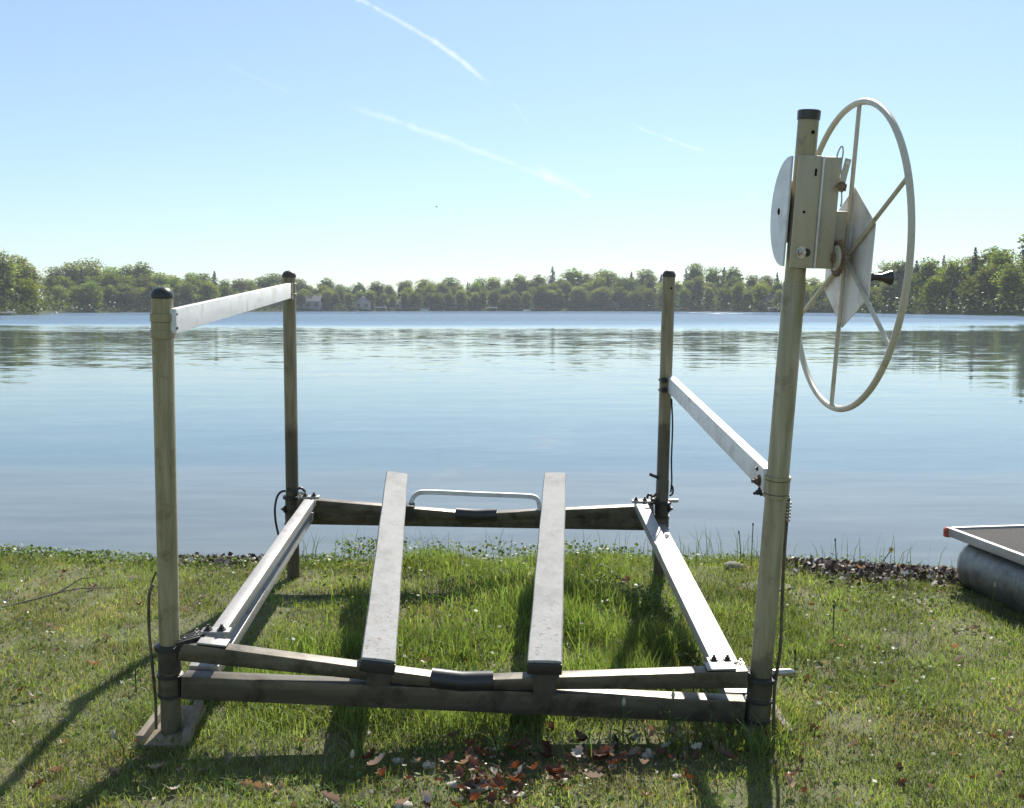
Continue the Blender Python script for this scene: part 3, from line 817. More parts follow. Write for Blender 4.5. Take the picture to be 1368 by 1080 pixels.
def band(n_, t0, t1, r, mat, parent, name='clamp_band'):
    L_ = POST[n_][1].length
    return build(name, lathe(POST[n_][0], POST[n_][1], [(t0 * L_, r - 0.006), (t0 * L_ + 0.002, r), (t1 * L_ - 0.002, r), (t1 * L_, r - 0.006)], 28), mat, parent)
# upper clamps
for t in (1.618, 1.558): band('FL', t - 0.016, t + 0.016, 0.0435, M['post'], pFL)
band('FL', 1.570, 1.604, 0.0405, M['post'], pFL, 'clamp_sleeve')
for t in (1.026, 0.958): band('FR', t - 0.008, t + 0.008, 0.0488, M['post'], pFR)
band('FR', 0.966, 1.018, 0.0465, M['post'], pFR, 'clamp_sleeve')
for n_, p_, tt in (('RL', pRL, 1.76), ('RR', pRR, 1.20)):
    for dt in (-0.03, 0.03): band(n_, tt + dt - 0.009, tt + dt + 0.009, 0.043, M['post_rear'], p_)
# slider sleeves and lower clamps on every post, spring clips
for n_, p_, tc, tl in (('FL', pFL, 0.375, 0.215), ('FR', pFR, 0.245, 0.115), ('RL', pRL, 0.50, 0.37), ('RR', pRR, 0.485, 0.36)):
    r0 = 0.0455 if n_ == 'FR' else 0.0415
    band(n_, tl + 0.055, tc - 0.008, r0 + 0.002, M['sleeve'], p_, 'slider_sleeve')
    band(n_, tl - 0.05, tl + 0.05, r0 + 0.004, M['frame'], p_, 'lower_clamp')
    for dt in (-0.035, 0.04):
        band(n_, tl + dt - 0.006, tl + dt + 0.006, r0 + 0.008, M['dark'], p_)

# foot boards
def foot(c, rz, w_, dep, tilt):
    r_ = build('foot_plate', bar(c + V(0, -dep / 2, 0), c + V(0, dep / 2, tilt), w_, 0.022, bevel=0.005), M['board'], LIFT)
    for s in (-1, 1):
        build('side_board', bar(c + V(s * w_ / 2, -dep / 2, 0.02), c + V(s * w_ / 2 * 0.72, dep / 2, 0.02 + tilt), 0.028, 0.055, bevel=0.004), M['board'], r_)
foot(V(-1.315, 4.10, 0.002), 0, 0.17, 0.28, 0.05)
foot(V(0.985, 4.15, 0.0), 0, 0.15, 0.28, 0.03)

# lower (fixed) frame
def beam(name, p0, p1, w_, h_, mat, parent=LIFT, up=UPV, bevel=0.005): return build(name, bar(p0, p1, w_, h_, up=up, bevel=bevel), mat, parent)
fl, fr_, rl, rr_ = PP('FL', 0.215), PP('FR', 0.115), PP('RL', 0.385), PP('RR', 0.365)
lbF = beam('lower_front_beam', fl + V(0.05, 0, 0), fr_ - V(0.055, 0, 0), 0.065, 0.092, M['frame'])
lbR = beam('lower_rear_beam', rl + V(0.05, 0, 0), rr_ - V(0.05, 0, 0), 0.07, 0.092, M['frame'])
for s, a, b in ((-1, V(-1.195, 4.10, 0.245), V(-1.262, 6.50, 0.395)), (1, V(0.885, 4.10, 0.14), V(0.862, 6.43, 0.335))):
    beam('lower_side_beam', a, b, 0.115, 0.05, M['alu'])

# movable platform: V-shaped cross beams with rubber sleeves, side beams, cast corner brackets
def cross_beam(name, pl, pm, pr_, h_, half):
    bm = bmesh.new()
    o = build(name, add_bar(bm, pl, pm, 0.062, h_, up=UPV, bevel=0.005, h1=h_ * 0.55), M['frame'], LIFT)
    build('beam_arm', bar(pr_, pm + V(0.004, 0, 0), 0.062, h_, up=UPV, bevel=0.005, h1=h_ * 0.55), M['frame'], o)
    dl = (pl - pm).normalized(); dr = (pr_ - pm).normalized()
    pad = tube([pm + dl * half + V(0, 0, 0.002), pm + dl * half * 0.5 + V(0, 0, 0.002), pm + V(0, 0, 0.002), pm + dr * half * 0.5 + V(0, 0, 0.002), pm + dr * half + V(0, 0, 0.002)], 0.0385, 14)
    build('rubber_sleeve', pad, M['rubber'], o)
    return o
cbF = cross_beam('front_cross_beam', V(-1.262, 4.035, 0.358), V(-0.19, 4.035, 0.228), V(0.895, 4.035, 0.250), 0.072, 0.12)
cbR = cross_beam('rear_cross_beam', V(-1.29, 6.475, 0.476), V(-0.215, 6.475, 0.400), V(0.85, 6.44, 0.442), 0.075, 0.125)
sbL = beam('platform_side_beam', V(-1.145, 4.075, 0.372), V(-1.206, 6.44, 0.498), 0.062, 0.05, M['alu'])
sbR = beam('platform_side_beam', V(0.812, 4.075, 0.252), V(0.764, 6.40, 0.482), 0.072, 0.05, M['alu'])
for s_, a, b in ((sbL, V(-1.145, 4.08, 0.372), V(-1.206, 6.44, 0.498)), (sbR, V(0.812, 4.08, 0.252), V(0.764, 6.40, 0.482))):
    d_ = (b - a).normalized()
    for p, sg in ((a, 1), (b, -1)):
        c = p + d_ * sg * 0.03
        build('end_clamp', bar(c - V(0.055, 0, 0) + UPV * 0.031, c + V(0.055, 0, 0) + UPV * 0.031, 0.05, 0.014, up=UPV, bevel=0.003), M['alu'], s_)
        for dx in (-0.030, 0.022): bolt(c + V(dx, -0.004, 0) + UPV * 0.040, UPV, s_, 0.010, 0.02, 'dark')

def bracket(n_, t, inner, parent_side):
    """cast corner: ring round the post and a ribbed gusset to the side beam end"""
    c = PP(n_, t); L_ = POST[n_][1].length
    r0 = 0.047 if n_ == 'FR' else 0.043
    b = build('corner_bracket', lathe(POST[n_][0], POST[n_][1], [(t * L_ - 0.014, r0), (t * L_ - 0.010, r0 + 0.014), (t * L_ + 0.006, r0 + 0.014), (t * L_ + 0.010, r0)], 28), M['dark'], LIFT)
    sx = 1 if inner.x > c.x else -1
    a0 = c + V(sx * 0.040, -0.045, 0.005); a1 = c + V(sx * 0.040, 0.040, 0.005)
    e0 = inner + V(-sx * 0.045, -0.025, 0.012); e1 = inner + V(-sx * 0.045, 0.050, 0.016)
    build('gusset', plate([a0, e0, e1, a1], 0.010, UPV), M['dark'], b, smooth=False)
    for k in range(4):
        f_ = k / 3
        p0 = a0.lerp(a1, f_) + UPV * 0.012; p1 = e0.lerp(e1, f_) + UPV * 0.012
        build('rib', bar(p0, p1, 0.007, 0.018, up=UPV, bevel=0.002), M['dark'], b)
    for f_ in (0.3, 0.62):
        p0 = a0.lerp(e0, f_) + UPV * 0.010; p1 = a1.lerp(e1, f_) + UPV * 0.010
        build('rib', bar(p0, p1, 0.006, 0.013, up=UPV, bevel=0.002), M['dark'], b)
    bolt(e0.lerp(e1, 0.3) + V(-sx * 0.02, 0, 0) + UPV * 0.008, UPV, b, 0.009, 0.02)
    bolt(e0.lerp(e1, 0.8) + V(-sx * 0.03, 0, 0) + UPV * 0.008, UPV, b, 0.009, 0.02)
    bolt(a0.lerp(a1, 0.5) + V(sx * 0.02, 0, 0) + UPV * 0.008, UPV, b, 0.008, 0.02)
bracket('FL', 0.372, V(-1.145, 4.075, 0.372), sbL); bracket('FR', 0.245, V(0.812, 4.075, 0.252), sbR)
bracket('RL', 0.505, V(-1.206, 6.44, 0.498), sbL); bracket('RR', 0.488, V(0.764, 6.40, 0.482), sbR)
# plates tying bracket to the front beam, stub ends
build('tie_plate', bar(V(-1.19, 4.035, 0.391), V(-1.08, 4.035, 0.380), 0.064, 0.008, up=UPV, bevel=0.002), M['alu'], cbF)
build('tie_plate', bar(V(0.74, 4.035, 0.288), V(0.85, 4.035, 0.291), 0.064, 0.008, up=UPV, bevel=0.002), M['alu'], cbF)
build('stub_pin', lathe(PP('FR', 0.262) + V(0.045, 0.0, 0), (1, 0.05, 0.03), [(0, 0.014), (0.07, 0.014), (0.085, 0.006), (0.085, 0)], 12), M['steel'], pFR)
build('stub_pin', lathe(PP('RR', 0.497) + V(0.04, -0.01, 0), (1, 0, 0.0), [(0, 0.011), (0.055, 0.011), (0.06, 0)], 12), M['steel'], pRR)
build('stop_pin', lathe(PP('RR', 0.64) + V(-0.03, -0.02, 0), (-1, -0.1, 0.45), [(0, 0.010), (0.055, 0.010), (0.06, 0)], 10), M['dark'], pRR)

# bunk boards on brackets
def bunk(nc, fc, w_, up_):
    d, s, u_ = frame_of(nc, fc, up_)
    bm = bmesh.new()
    n = 26
    prof = [(-1, -0.020), (-1, 0.008), (-0.93, 0.019), (-0.55, 0.021), (0, 0.0215), (0.55, 0.021), (0.93, 0.019), (1, 0.008), (1, -0.020)]
    rings = []
    for i in range(n + 1):
        t = i / n
        c = nc.lerp(fc, t)
        rings.append([bm.verts.new(c + s * (a * w_ / 2 + 0.0008 * math.sin(t * 23 + a * 3)) + u_ * (b + 0.0007 * math.sin(t * 17 + a * 5))) for a, b in prof])
    for a, b in zip(rings[:-1], rings[1:]):
        for k in range(len(prof)): bm.faces.new((a[k], a[(k + 1) % len(prof)], b[(k + 1) % len(prof)], b[k]))
    bm.faces.new(rings[0]); bm.faces.new(rings[-1])
    o = build('bunk_board', bm, M['carpet'], LIFT, ang=50)
    build('end_cap', bar(nc - d * 0.012 - u_ * 0.012, nc + d * 0.02 - u_ * 0.012, w_ * 1.01, 0.045, up=u_, bevel=0.008), M['rubber'], o)
    return o, d, s, u_
bL, d1, s1, u1 = bunk(V(-0.503, 3.972, 0.320), V(-0.702, 6.55, 0.634), 0.132, V(0.16, -0.1, 1))
bR, d2, s2, u2 = bunk(V(0.122, 3.972, 0.314), V(0.2605, 6.50, 0.640), 0.132, V(0.0, -0.1, 1))
def bunk_bracket(o, p_top, p_bot):
    build('bunk_bracket', bar(p_bot, p_top, 0.09, 0.012, up=(0, 1, 0), bevel=0.002), M['sleeve'], o)
    build('bunk_bracket', bar(p_bot + V(0, 0.07, 0), p_top + V(0, 0.07, 0.008), 0.09, 0.012, up=(0, 1, 0), bevel=0.002), M['sleeve'], o)
bunk_bracket(bL, V(-0.506, 4.0, 0.305), V(-0.506, 4.0, 0.225)); bunk_bracket(bR, V(0.124, 4.0, 0.300), V(0.124, 4.0, 0.19))
bunk_bracket(bL, V(-0.695, 6.44, 0.600), V(-0.695, 6.44, 0.40)); bunk_bracket(bR, V(0.256, 6.44, 0.610), V(0.256, 6.44, 0.38))

# bow stop: bent flat strip rising from the rear beam
bm = bmesh.new()
path = curve_pts([V(-0.622, 6.455, 0.425), V(-0.605, 6.47, 0.490), V(-0.575, 6.49, 0.532), V(-0.50, 6.50, 0.541), V(-0.2, 6.50, 0.528), V(0.08, 6.50, 0.517), V(0.145, 6.49, 0.506), V(0.163, 6.47, 0.475), V(0.168, 6.455, 0.415)], 6)
prev = None
for i, p in enumerate(path):
    d = (path[min(i + 1, len(path) - 1)] - path[max(i - 1, 0)]).normalized()
    nrm_ = d.cross(V(0, 1, 0)).normalized()
    ring = [bm.verts.new(p + V(0, a, 0) + nrm_ * b) for a, b in ((-0.018, -0.013), (0.018, -0.013), (0.018, 0.013), (-0.018, 0.013))]
    if prev:
        for k in range(4): bm.faces.new((prev[k], prev[(k + 1) % 4], ring[(k + 1) % 4], ring[k]))
    else: bm.faces.new(ring)
    prev = ring
bm.faces.new(prev)
bs = build('bow_stop', bm, M['white'], LIFT, ang=50)
build('strap', bar(V(-0.66, 6.44, 0.435), V(-0.585, 6.44, 0.435), 0.10, 0.09, up=UPV, bevel=0.006), M['rubber'], bs)

# side rails near the top
rlL = beam('side_rail', V(-1.222, 3.915, 1.604), V(-1.306, 6.415, 1.754), 0.030, 0.088, M['white'], up=V(0.02, -0.06, 1))
rlR = beam('side_rail', V(0.952, 3.985, 1.015), V(0.938, 6.39, 1.205), 0.044, 0.088, M['white'], up=V(0.03, -0.08, 1))
for dz in (0.026, -0.024): bolt(V(-1.236, 3.93, 1.602 + dz), (1, -0.3, 0), rlL, 0.009, 0.032, 'dark')
bolt(V(0.928, 4.03, 1.005), (-1, -0.2, 0), rlR, 0.014, 0.03, 'rust'); bolt(V(0.930, 4.075, 1.045), (-1, 0, 0), rlR, 0.006, 0.01, 'dark'); bolt(V(0.928, 4.02, 0.965), (-1, 0, -0.3), rlR, 0.010, 0.025, 'dark')
build('rail_bracket', plate([V(-1.285, 6.395, 1.70), V(-1.285, 6.395, 1.80), V(-1.320, 6.395, 1.80), V(-1.320, 6.395, 1.70)], 0.03, (0, 1, 0)), M['post_rear'], rlL, smooth=False)
for dz in (0.03, -0.02): bolt(V(-1.300, 6.378, 1.752 + dz), (0, -1, 0), rlL, 0.010, 0.02, 'rust')
for dz in (0.028, -0.028): bolt(V(0.893, 6.355, 1.20 + dz), (-0.4, -1, 0), rlR, 0.011, 0.035, 'dark')

# ---- winch on the right front post
W0 = PP('FR', 1.98)
WU = POST['FR'][1].normalized()
WD = V(-0.065, 0.99, 0.08); WD = (WD - WU * WD.dot(WU)).normalized()     # back from the camera
WX = WD.cross(WU).normalized()                                           # to the right
def Wp(x, y, z): return W0 + WX * x + WD * y + WU * z
winch = build('winch_housing', bar(Wp(0.083, 0.045, -0.185), Wp(0.083, 0.045, 0.205), 0.076, 0.155, up=WD, bevel=0.005), M['housing'], LIFT)
build('saddle_plate', bar(Wp(0.002, -0.0475, -0.185), Wp(0.002, -0.0475, 0.205), 0.084, 0.014, up=WD, bevel=0.004), M['housing'], winch)
build('flange', bar(Wp(0.047, -0.050, -0.185), Wp(0.047, -0.050, 0.203), 0.005, 0.028, up=WD, bevel=0.001), M['white'], winch)
# D-shaped cheek plate behind the post, on its left side
pts = [Wp(-0.052, -0.02, -0.182), Wp(-0.052, -0.02, 0.202)]
for k in range(0, 19):
    a = math.pi / 2 - math.pi * k / 18
    pts.append(Wp(-0.052, -0.005 + 0.176 * max(0, math.cos(a)), 0.010 + 0.192 * math.sin(a)))
ck = build('cheek_plate', plate(pts, 0.007, WX), M['white'], winch, smooth=False)
build('axle_hole', lathe(Wp(-0.0558, 0.075, 0.010), -WX, [(-0.001, 0.012), (0.0012, 0.012), (0.0012, 0)], 16), M['hole'], ck)
pts2 = [p + WX * 0.15 for p in pts]
build('drum_cover', plate([Wp(0.02, 0.06, -0.10), Wp(0.02, 0.13, -0.06), Wp(0.02, 0.13, 0.08), Wp(0.02, 0.06, 0.12)], 0.135, WX), M['paint'], winch, smooth=False)
bolt(Wp(-0.004, -0.056, -0.13), -WD, winch, 0.013, 0.03)
bolt(Wp(0.014, -0.056, -0.13), -WD, winch, 0.009, 0.012, 'dark')
build('slot', bar(Wp(0.024, -0.0552, 0.135), Wp(0.024, -0.0552, 0.160), 0.007, 0.002, up=WD, bevel=0), M['hole'], winch)
build('slot', lathe(Wp(-0.006, -0.0548, 0.01), -WD, [(-0.001, 0.005), (0.0012, 0.005), (0.0012, 0)], 10), M['hole'], winch)
build('axle_arm', bar(Wp(0.145, 0.03, -0.14), Wp(0.145, 0.03, 0.02), 0.05, 0.07, up=WD, bevel=0.004), M['housing'], winch)
# pawl lever, wire bail
lv = build('pawl_lever', bar(Wp(0.119, -0.045, 0.085), Wp(0.139, -0.045, 0.200), 0.022, 0.007, up=WD, bevel=0.002), M['paint'], winch)
build('lever_hole', lathe(Wp(0.1365, -0.0492, 0.186), -WD, [(-0.001, 0.007), (0.0008, 0.007), (0.0008, 0)], 12), M['canvas'], lv)
bolt(Wp(0.122, -0.047, 0.103), -WD, lv, 0.011, 0.018, 'rust')
build('pawl_lug', bar(Wp(0.105, -0.043, 0.104), Wp(0.142, -0.043, 0.100), 0.006, 0.026, up=WU, bevel=0.002), M['paint'], winch)
build('wire_bail', tube(curve_pts([Wp(0.103, -0.02, 0.19), Wp(0.110, -0.02, 0.225), Wp(0.120, -0.02, 0.243), Wp(0.127, -0.02, 0.225), Wp(0.122, -0.03, 0.17), Wp(0.130, -0.04, 0.06), Wp(0.126, -0.045, 0.035)], 5), 0.0028, 6), M['steel'], winch)
# sprocket
HUB = Wp(0.185, 0.02, -0.145)
bm = bmesh.new()
teeth = 22
sc_ = HUB - WX * 0.050 - WD * 0.062
ro = []
for k in range(teeth * 4):
    a = 2 * math.pi * k / (teeth * 4)
    rr = 0.066 if (k % 4) in (0, 1) else 0.056
    ro.append(sc_ + WD * (math.cos(a) * rr) + WU * (math.sin(a) * rr))
add_plate(bm, ro, 0.009, WX)
spk = build('sprocket', bm, M['rust'], winch, smooth=False)
build('sprocket_face', lathe(sc_ - WX * 0.012, WX, [(0, 0.0), (0.0, 0.044), (0.009, 0.046)], 24), M['paint'], spk)
build('sprocket_hub', lathe(sc_ - WX * 0.022, WX, [(0, 0.0), (0.0, 0.016), (0.012, 0.018)], 14), M['rust'], spk)
build('axle', lathe(HUB - WX * 0.10, WX, [(0, 0.018), (0.03, 0.018), (0.03, 0.028), (0.06, 0.028), (0.06, 0.016), (0.135, 0.016), (0.135, 0)], 16), M['paint'], winch)

# ---- crank wheel
wheel = empty('crank_wheel', HUB - LIFT.location); wheel.parent = LIFT
RAD = 0.545
UV = WU
ang0 = 0.0
def Wc(r_, a, x=0.0): return HUB + WX * x + (UV * math.cos(a) - WD * math.sin(a)) * r_      # angle from up towards the camera
bm = tube([Wc(RAD, 2 * math.pi * k / 96) for k in range(96)], 0.0116, 12, closed=True)
build('rim', bm, M['paint'], wheel)
for k in range(6):
    a = ang0 + k * math.pi / 3
    build('spoke', tube([Wc(0.012, a), Wc(0.25, a), Wc(RAD - 0.006, a)], 0.0079, 10), M['paint'], wheel)
hx = [Wc(0.252, ang0 + k * math.pi / 3, 0.0125) for k in range(6)]
build('hub_plate', plate(hx, 0.003, WX), M['plate'], wheel, smooth=False)
build('hub', lathe(HUB - WX * 0.03, WX, [(0, 0.020), (0.008, 0.028), (0.05, 0.028), (0.058, 0.020), (0.058, 0)], 18), M['paint'], wheel)
ka = math.radians(108)
kp = Wc(0.185, ka, 0.014)
build('crank_knob', lathe(kp, WX, [(0, 0.010), (0.008, 0.015), (0.022, 0.015), (0.024, 0.011), (0.055, 0.013), (0.078, 0.024), (0.088, 0.026), (0.094, 0.020), (0.095, 0)], 18), M['cap'], wheel)

# ---- cables and hoses
def cable(ctrl, r_, mat, parent, name='cable'): return build(name, tube(curve_pts(ctrl, 7), r_, 8), M[mat], parent)
cable([PP('FL', 0.62) + V(-0.05, -0.02, 0), PP('FL', 0.58) + V(-0.062, -0.03, 0), PP('FL', 0.45) + V(-0.066, -0.03, 0), PP('FL', 0.30) + V(-0.055, -0.035, 0), PP('FL', 0.16) + V(-0.048, -0.03, 0), PP('FL', 0.05) + V(-0.045, -0.04, 0)], 0.006, 'frame', pFL)
cable([PP('FL', 0.66) + V(-0.045, 0.0, 0), PP('FL', 0.63) + V(-0.07, 0.05, 0), PP('FL', 0.58) + V(-0.10, 0.10, 0)], 0.004, 'frame', pFL)
cable([PP('FR', 0.95) + V(0.047, 0, 0), PP('FR', 0.7) + V(0.050, 0, 0), PP('FR', 0.5) + V(0.057, -0.01, 0), PP('FR', 0.35) + V(0.060, -0.02, 0), PP('FR', 0.2) + V(0.052, -0.02, 0), PP('FR', 0.04) + V(0.060, -0.03, 0)], 0.0065, 'frame', pFR)
for k in range(6):
    band_t = 0.925 - 0.013 * k
    build('spring_coil', lathe(PP('FR', band_t) + V(0.050, -0.01, 0), (0, 0, 1), [(0, 0.006), (0.002, 0.0085), (0.007, 0.0085), (0.009, 0.006)], 10), M['steel'], pFR)
cable([PP('RL', 0.545) + V(-0.035, -0.03, 0), PP('RL', 0.54) + V(-0.06, -0.03, 0), PP('RL', 0.51) + V(-0.085, -0.03, 0), PP('RL', 0.44) + V(-0.100, -0.03, 0), PP('RL', 0.36) + V(-0.098, -0.03, 0), PP('RL', 0.27) + V(-0.082, -0.03, 0)], 0.007, 'rubber', pRL, 'hose')
cable([PP('RL', 0.56) + V(-0.02, -0.045, 0), PP('RL', 0.55) + V(0.02, -0.05, 0), PP('RL', 0.565) + V(0.06, -0.04, 0), PP('RL', 0.54) + V(0.09, -0.04, 0)], 0.008, 'dark', pRL, 'shackle')
cable([PP('RR', 1.12) + V(0.035, -0.02, 0), PP('RR', 0.95) + V(0.046, -0.02, 0), PP('RR', 0.75) + V(0.046, -0.02, 0), PP('RR', 0.62) + V(0.052, -0.02, 0), PP('RR', 0.55) + V(0.048, -0.02, 0)], 0.005, 'dark', pRR)
cable([PP('RR', 0.60) + V(0.046, -0.03, 0), PP('RR', 0.58) + V(0.058, -0.03, 0), PP('RR', 0.545) + V(0.058, -0.03, 0), PP('RR', 0.53) + V(0.040, -0.03, 0)], 0.006, 'dark', pRR, 'shackle')
cable([PP('RR', 0.545) + V(-0.04, -0.04, 0), PP('RR', 0.53) + V(-0.06, -0.045, 0), PP('RR', 0.54) + V(-0.085, -0.04, 0), PP('RR', 0.51) + V(-0.10, -0.04, 0)], 0.008, 'dark', pRR, 'shackle')
bolt(PP('RL', 0.43) + V(-0.045, -0.02, 0), (-1, 0, 0), pRL, 0.012, 0.02, 'dark'); bolt(PP('RR', 0.45) + V(0.045, -0.02, 0), (1, 0, 0), pRR, 0.012, 0.02, 'dark')

# ------------------------------------------------------------------ pontoon boat at the right edge
BO = V(2.614, 6.40, 0.0)
ex = V(0.99, 0.14, 0).normalized(); ey = V(0.14, -0.99, 0).normalized()       # ex across, ey along the hull towards the camera
BL_, BW_ = 3.8, 1.9
boat = empty('pontoon_raft', BO)
tag(boat, 'pontoon boat with grey metal float and dark carpeted deck at right edge', 'boat')
def B(a, b, z): return BO + ex * a + ey * b + V(0, 0, z)
M['pontoon'] = worn_metal('pontoon_dull_aluminium', (0.12, 0.125, 0.125), (0.19, 0.192, 0.19), (0.075, 0.065, 0.055), 0.42, 0.55, streak=(3, 10, 10), dirt_at=(0.5, 0.72))
g = NT('deck_carpet'); nn_ = g.noise(g.coord('World'), 160, 4, 0.7)
M['deck'] = g.surf(g.bsdf(g.ramp(nn_, [(0.35, (0.045, 0.043, 0.04)), (0.62, (0.10, 0.095, 0.09)), (0.72, (0.26, 0.25, 0.23))]), 0.95, spec=0.1, bump=nn_, bs=0.6))
def pontoon(a):
    r_ = 0.178
    prof = [(0.0, 0.0), (0.012, 0.07), (0.045, 0.122), (0.10, 0.152), (0.16, r_), (0.9, r_), (0.905, r_ + 0.004), (0.92, r_ + 0.004), (0.925, r_), (2.0, r_), (2.005, r_ + 0.004), (2.02, r_ + 0.004), (2.025, r_), (BL_ - 0.1, r_), (BL_, 0.12), (BL_, 0)]
    o = build('pontoon', lathe(B(a, -0.02, 0.135), ey, prof, 36), M['pontoon'], boat)
    for b in (0.5, 1.4, 2.3, 3.2): build('saddle', bar(B(a, b, 0.290), B(a, b + 0.06, 0.290), 0.16, 0.03, bevel=0.002), M['alu'], o)
pontoon(0.165); pontoon(BW_ - 0.165)
dk = build('deck', bar(B(BW_ / 2, 0.02, 0.318), B(BW_ / 2, BL_, 0.318), BW_ - 0.04, 0.03, bevel=0.003), M['deck'], boat)
for a, b, c, d in ((0, 0.0, 0, BL_), (BW_, 0.0, BW_, BL_)):
    build('edge_rail', bar(B(a, b, 0.320), B(c, d, 0.320), 0.03, 0.052, bevel=0.004), M['alu'], boat)
build('edge_rail', bar(B(0.017, 0.0, 0.321), B(BW_ - 0.017, 0.0, 0.321), 0.028, 0.050, bevel=0.004), M['alu'], boat)
build('cross_member', bar(B(0.02, 0.6, 0.295), B(BW_ - 0.02, 0.6, 0.295), 0.05, 0.012, bevel=0.002), M['alu'], boat)
g = NT('red_lamp_lens'); M['redlens'] = g.surf(g.bsdf((0.42, 0.07, 0.045), 0.3))
build('corner_bumper', lathe(B(-0.004, -0.004, 0.286), (0, 0, 1), [(0, 0.018), (0.006, 0.027), (0.05, 0.027), (0.058, 0.018), (0.058, 0)], 14), M['redlens'], boat)

# ------------------------------------------------------------------ grass
def in_lift(x, y): return (x > -1.15) & (x < 0.85) & (y > 4.15)
def grass_height(x, y):
    d = shore_y(x) - y
    h = 0.028 + 0.030 * fbm(x, y, 1.6, 11)
    inside = np.clip((x + 1.25 + 0.5 * (fbm(x, y, 1.2, 90) - 0.5)) / 0.4, 0, 1) * np.clip((1.15 - x + 0.5 * (fbm(x, y, 1.2, 95) - 0.5)) / 0.45, 0, 1) * np.clip((y - 3.98 + 0.3 * (fbm(x, y, 2, 97) - 0.5)) / 0.35, 0, 1)
    h = h + inside * np.clip(0.42 * (fbm(x, y, 2.2, 4) - 0.38), 0.004, 0.13) * (1.0 - 0.55 * np.clip((y - 5.6) / 1.0, 0, 1))
    near_shore = np.clip(1 - d / 0.9, 0, 1) * np.clip((d + 0.05) / 0.08, 0, 1)
    h = h + near_shore * (0.005 + 0.06 * fbm(x, y, 1.5, 8)) * np.where(x < -1.5, 0.55, 1)
    post = np.exp(-(((x - 0.98) / 0.22) ** 2 + ((y - 4.15) / 0.3) ** 2)) + np.exp(-(((x + 1.25) / 0.25) ** 2 + ((y - 4.45) / 0.35) ** 2))
    h = h + 0.05 * post
    midgrass = np.clip((x - 0.95) / 0.2, 0, 1) * np.clip((2.2 - x) / 0.6, 0, 1) * np.clip((y - 4.4) / 0.5, 0, 1)
    return h + 0.04 * midgrass * fbm(x, y, 2.2, 21)
def wrack(x, y):        # bare, leaf-littered patches along the waterline
    d = shore_y(x) - y
    r1 = np.exp(-(((x - 2.30) / 0.52) ** 4)) * np.exp(-(((d - 0.52 + 0.35 * (fbm(x, y, 2.5, 130) - 0.5)) / 0.36) ** 2))
    r2 = np.exp(-(((x + 1.90) / 0.36) ** 4)) * np.exp(-(((d - 0.28) / 0.22) ** 2))
    return np.clip(r1 + r2, 0, 1)
def pile(x, y):         # drift of dead leaves in the foreground
    a = np.exp(-(((x + 0.16) / 0.30) ** 2 + ((y - 3.68) / 0.20) ** 2))
    b = 0.9 * np.exp(-(((x - 0.40) / 0.36) ** 2 + ((y - 3.85) / 0.17) ** 2))
    return np.clip(a + b, 0, 1)

def blades(n, xs, ys, hs, ws, lean, cols, droop=0.5):
    th = rng.uniform(0, 2 * np.pi, n); la = rng.uniform(0, 2 * np.pi, n)
    sx, sy = np.cos(th) * ws / 2, np.sin(th) * ws / 2
    lx, ly = np.cos(la) * lean * hs, np.sin(la) * lean * hs
    z0 = ground_z(xs, ys) - 0.004
    v = np.empty((n, 5, 3))
    v[:, 0] = np.stack([xs - sx, ys - sy, z0], 1); v[:, 1] = np.stack([xs + sx, ys + sy, z0], 1)
    mx_, my_ = xs + lx * 0.35, ys + ly * 0.35; zm = z0 + hs * 0.58
    v[:, 2] = np.stack([mx_ + sx * 0.8, my_ + sy * 0.8, zm], 1); v[:, 3] = np.stack([mx_ - sx * 0.8, my_ - sy * 0.8, zm], 1)
    v[:, 4] = np.stack([xs + lx, ys + ly, z0 + hs * (1 - droop * np.minimum(lean, 1) * 0.5)], 1)
    b = np.arange(n)[:, None] * 5
    return v.reshape(-1, 3), b + np.array([[0, 1, 2, 3]]), b + np.array([[3, 2, 4]]), np.repeat(cols, 5, axis=0)

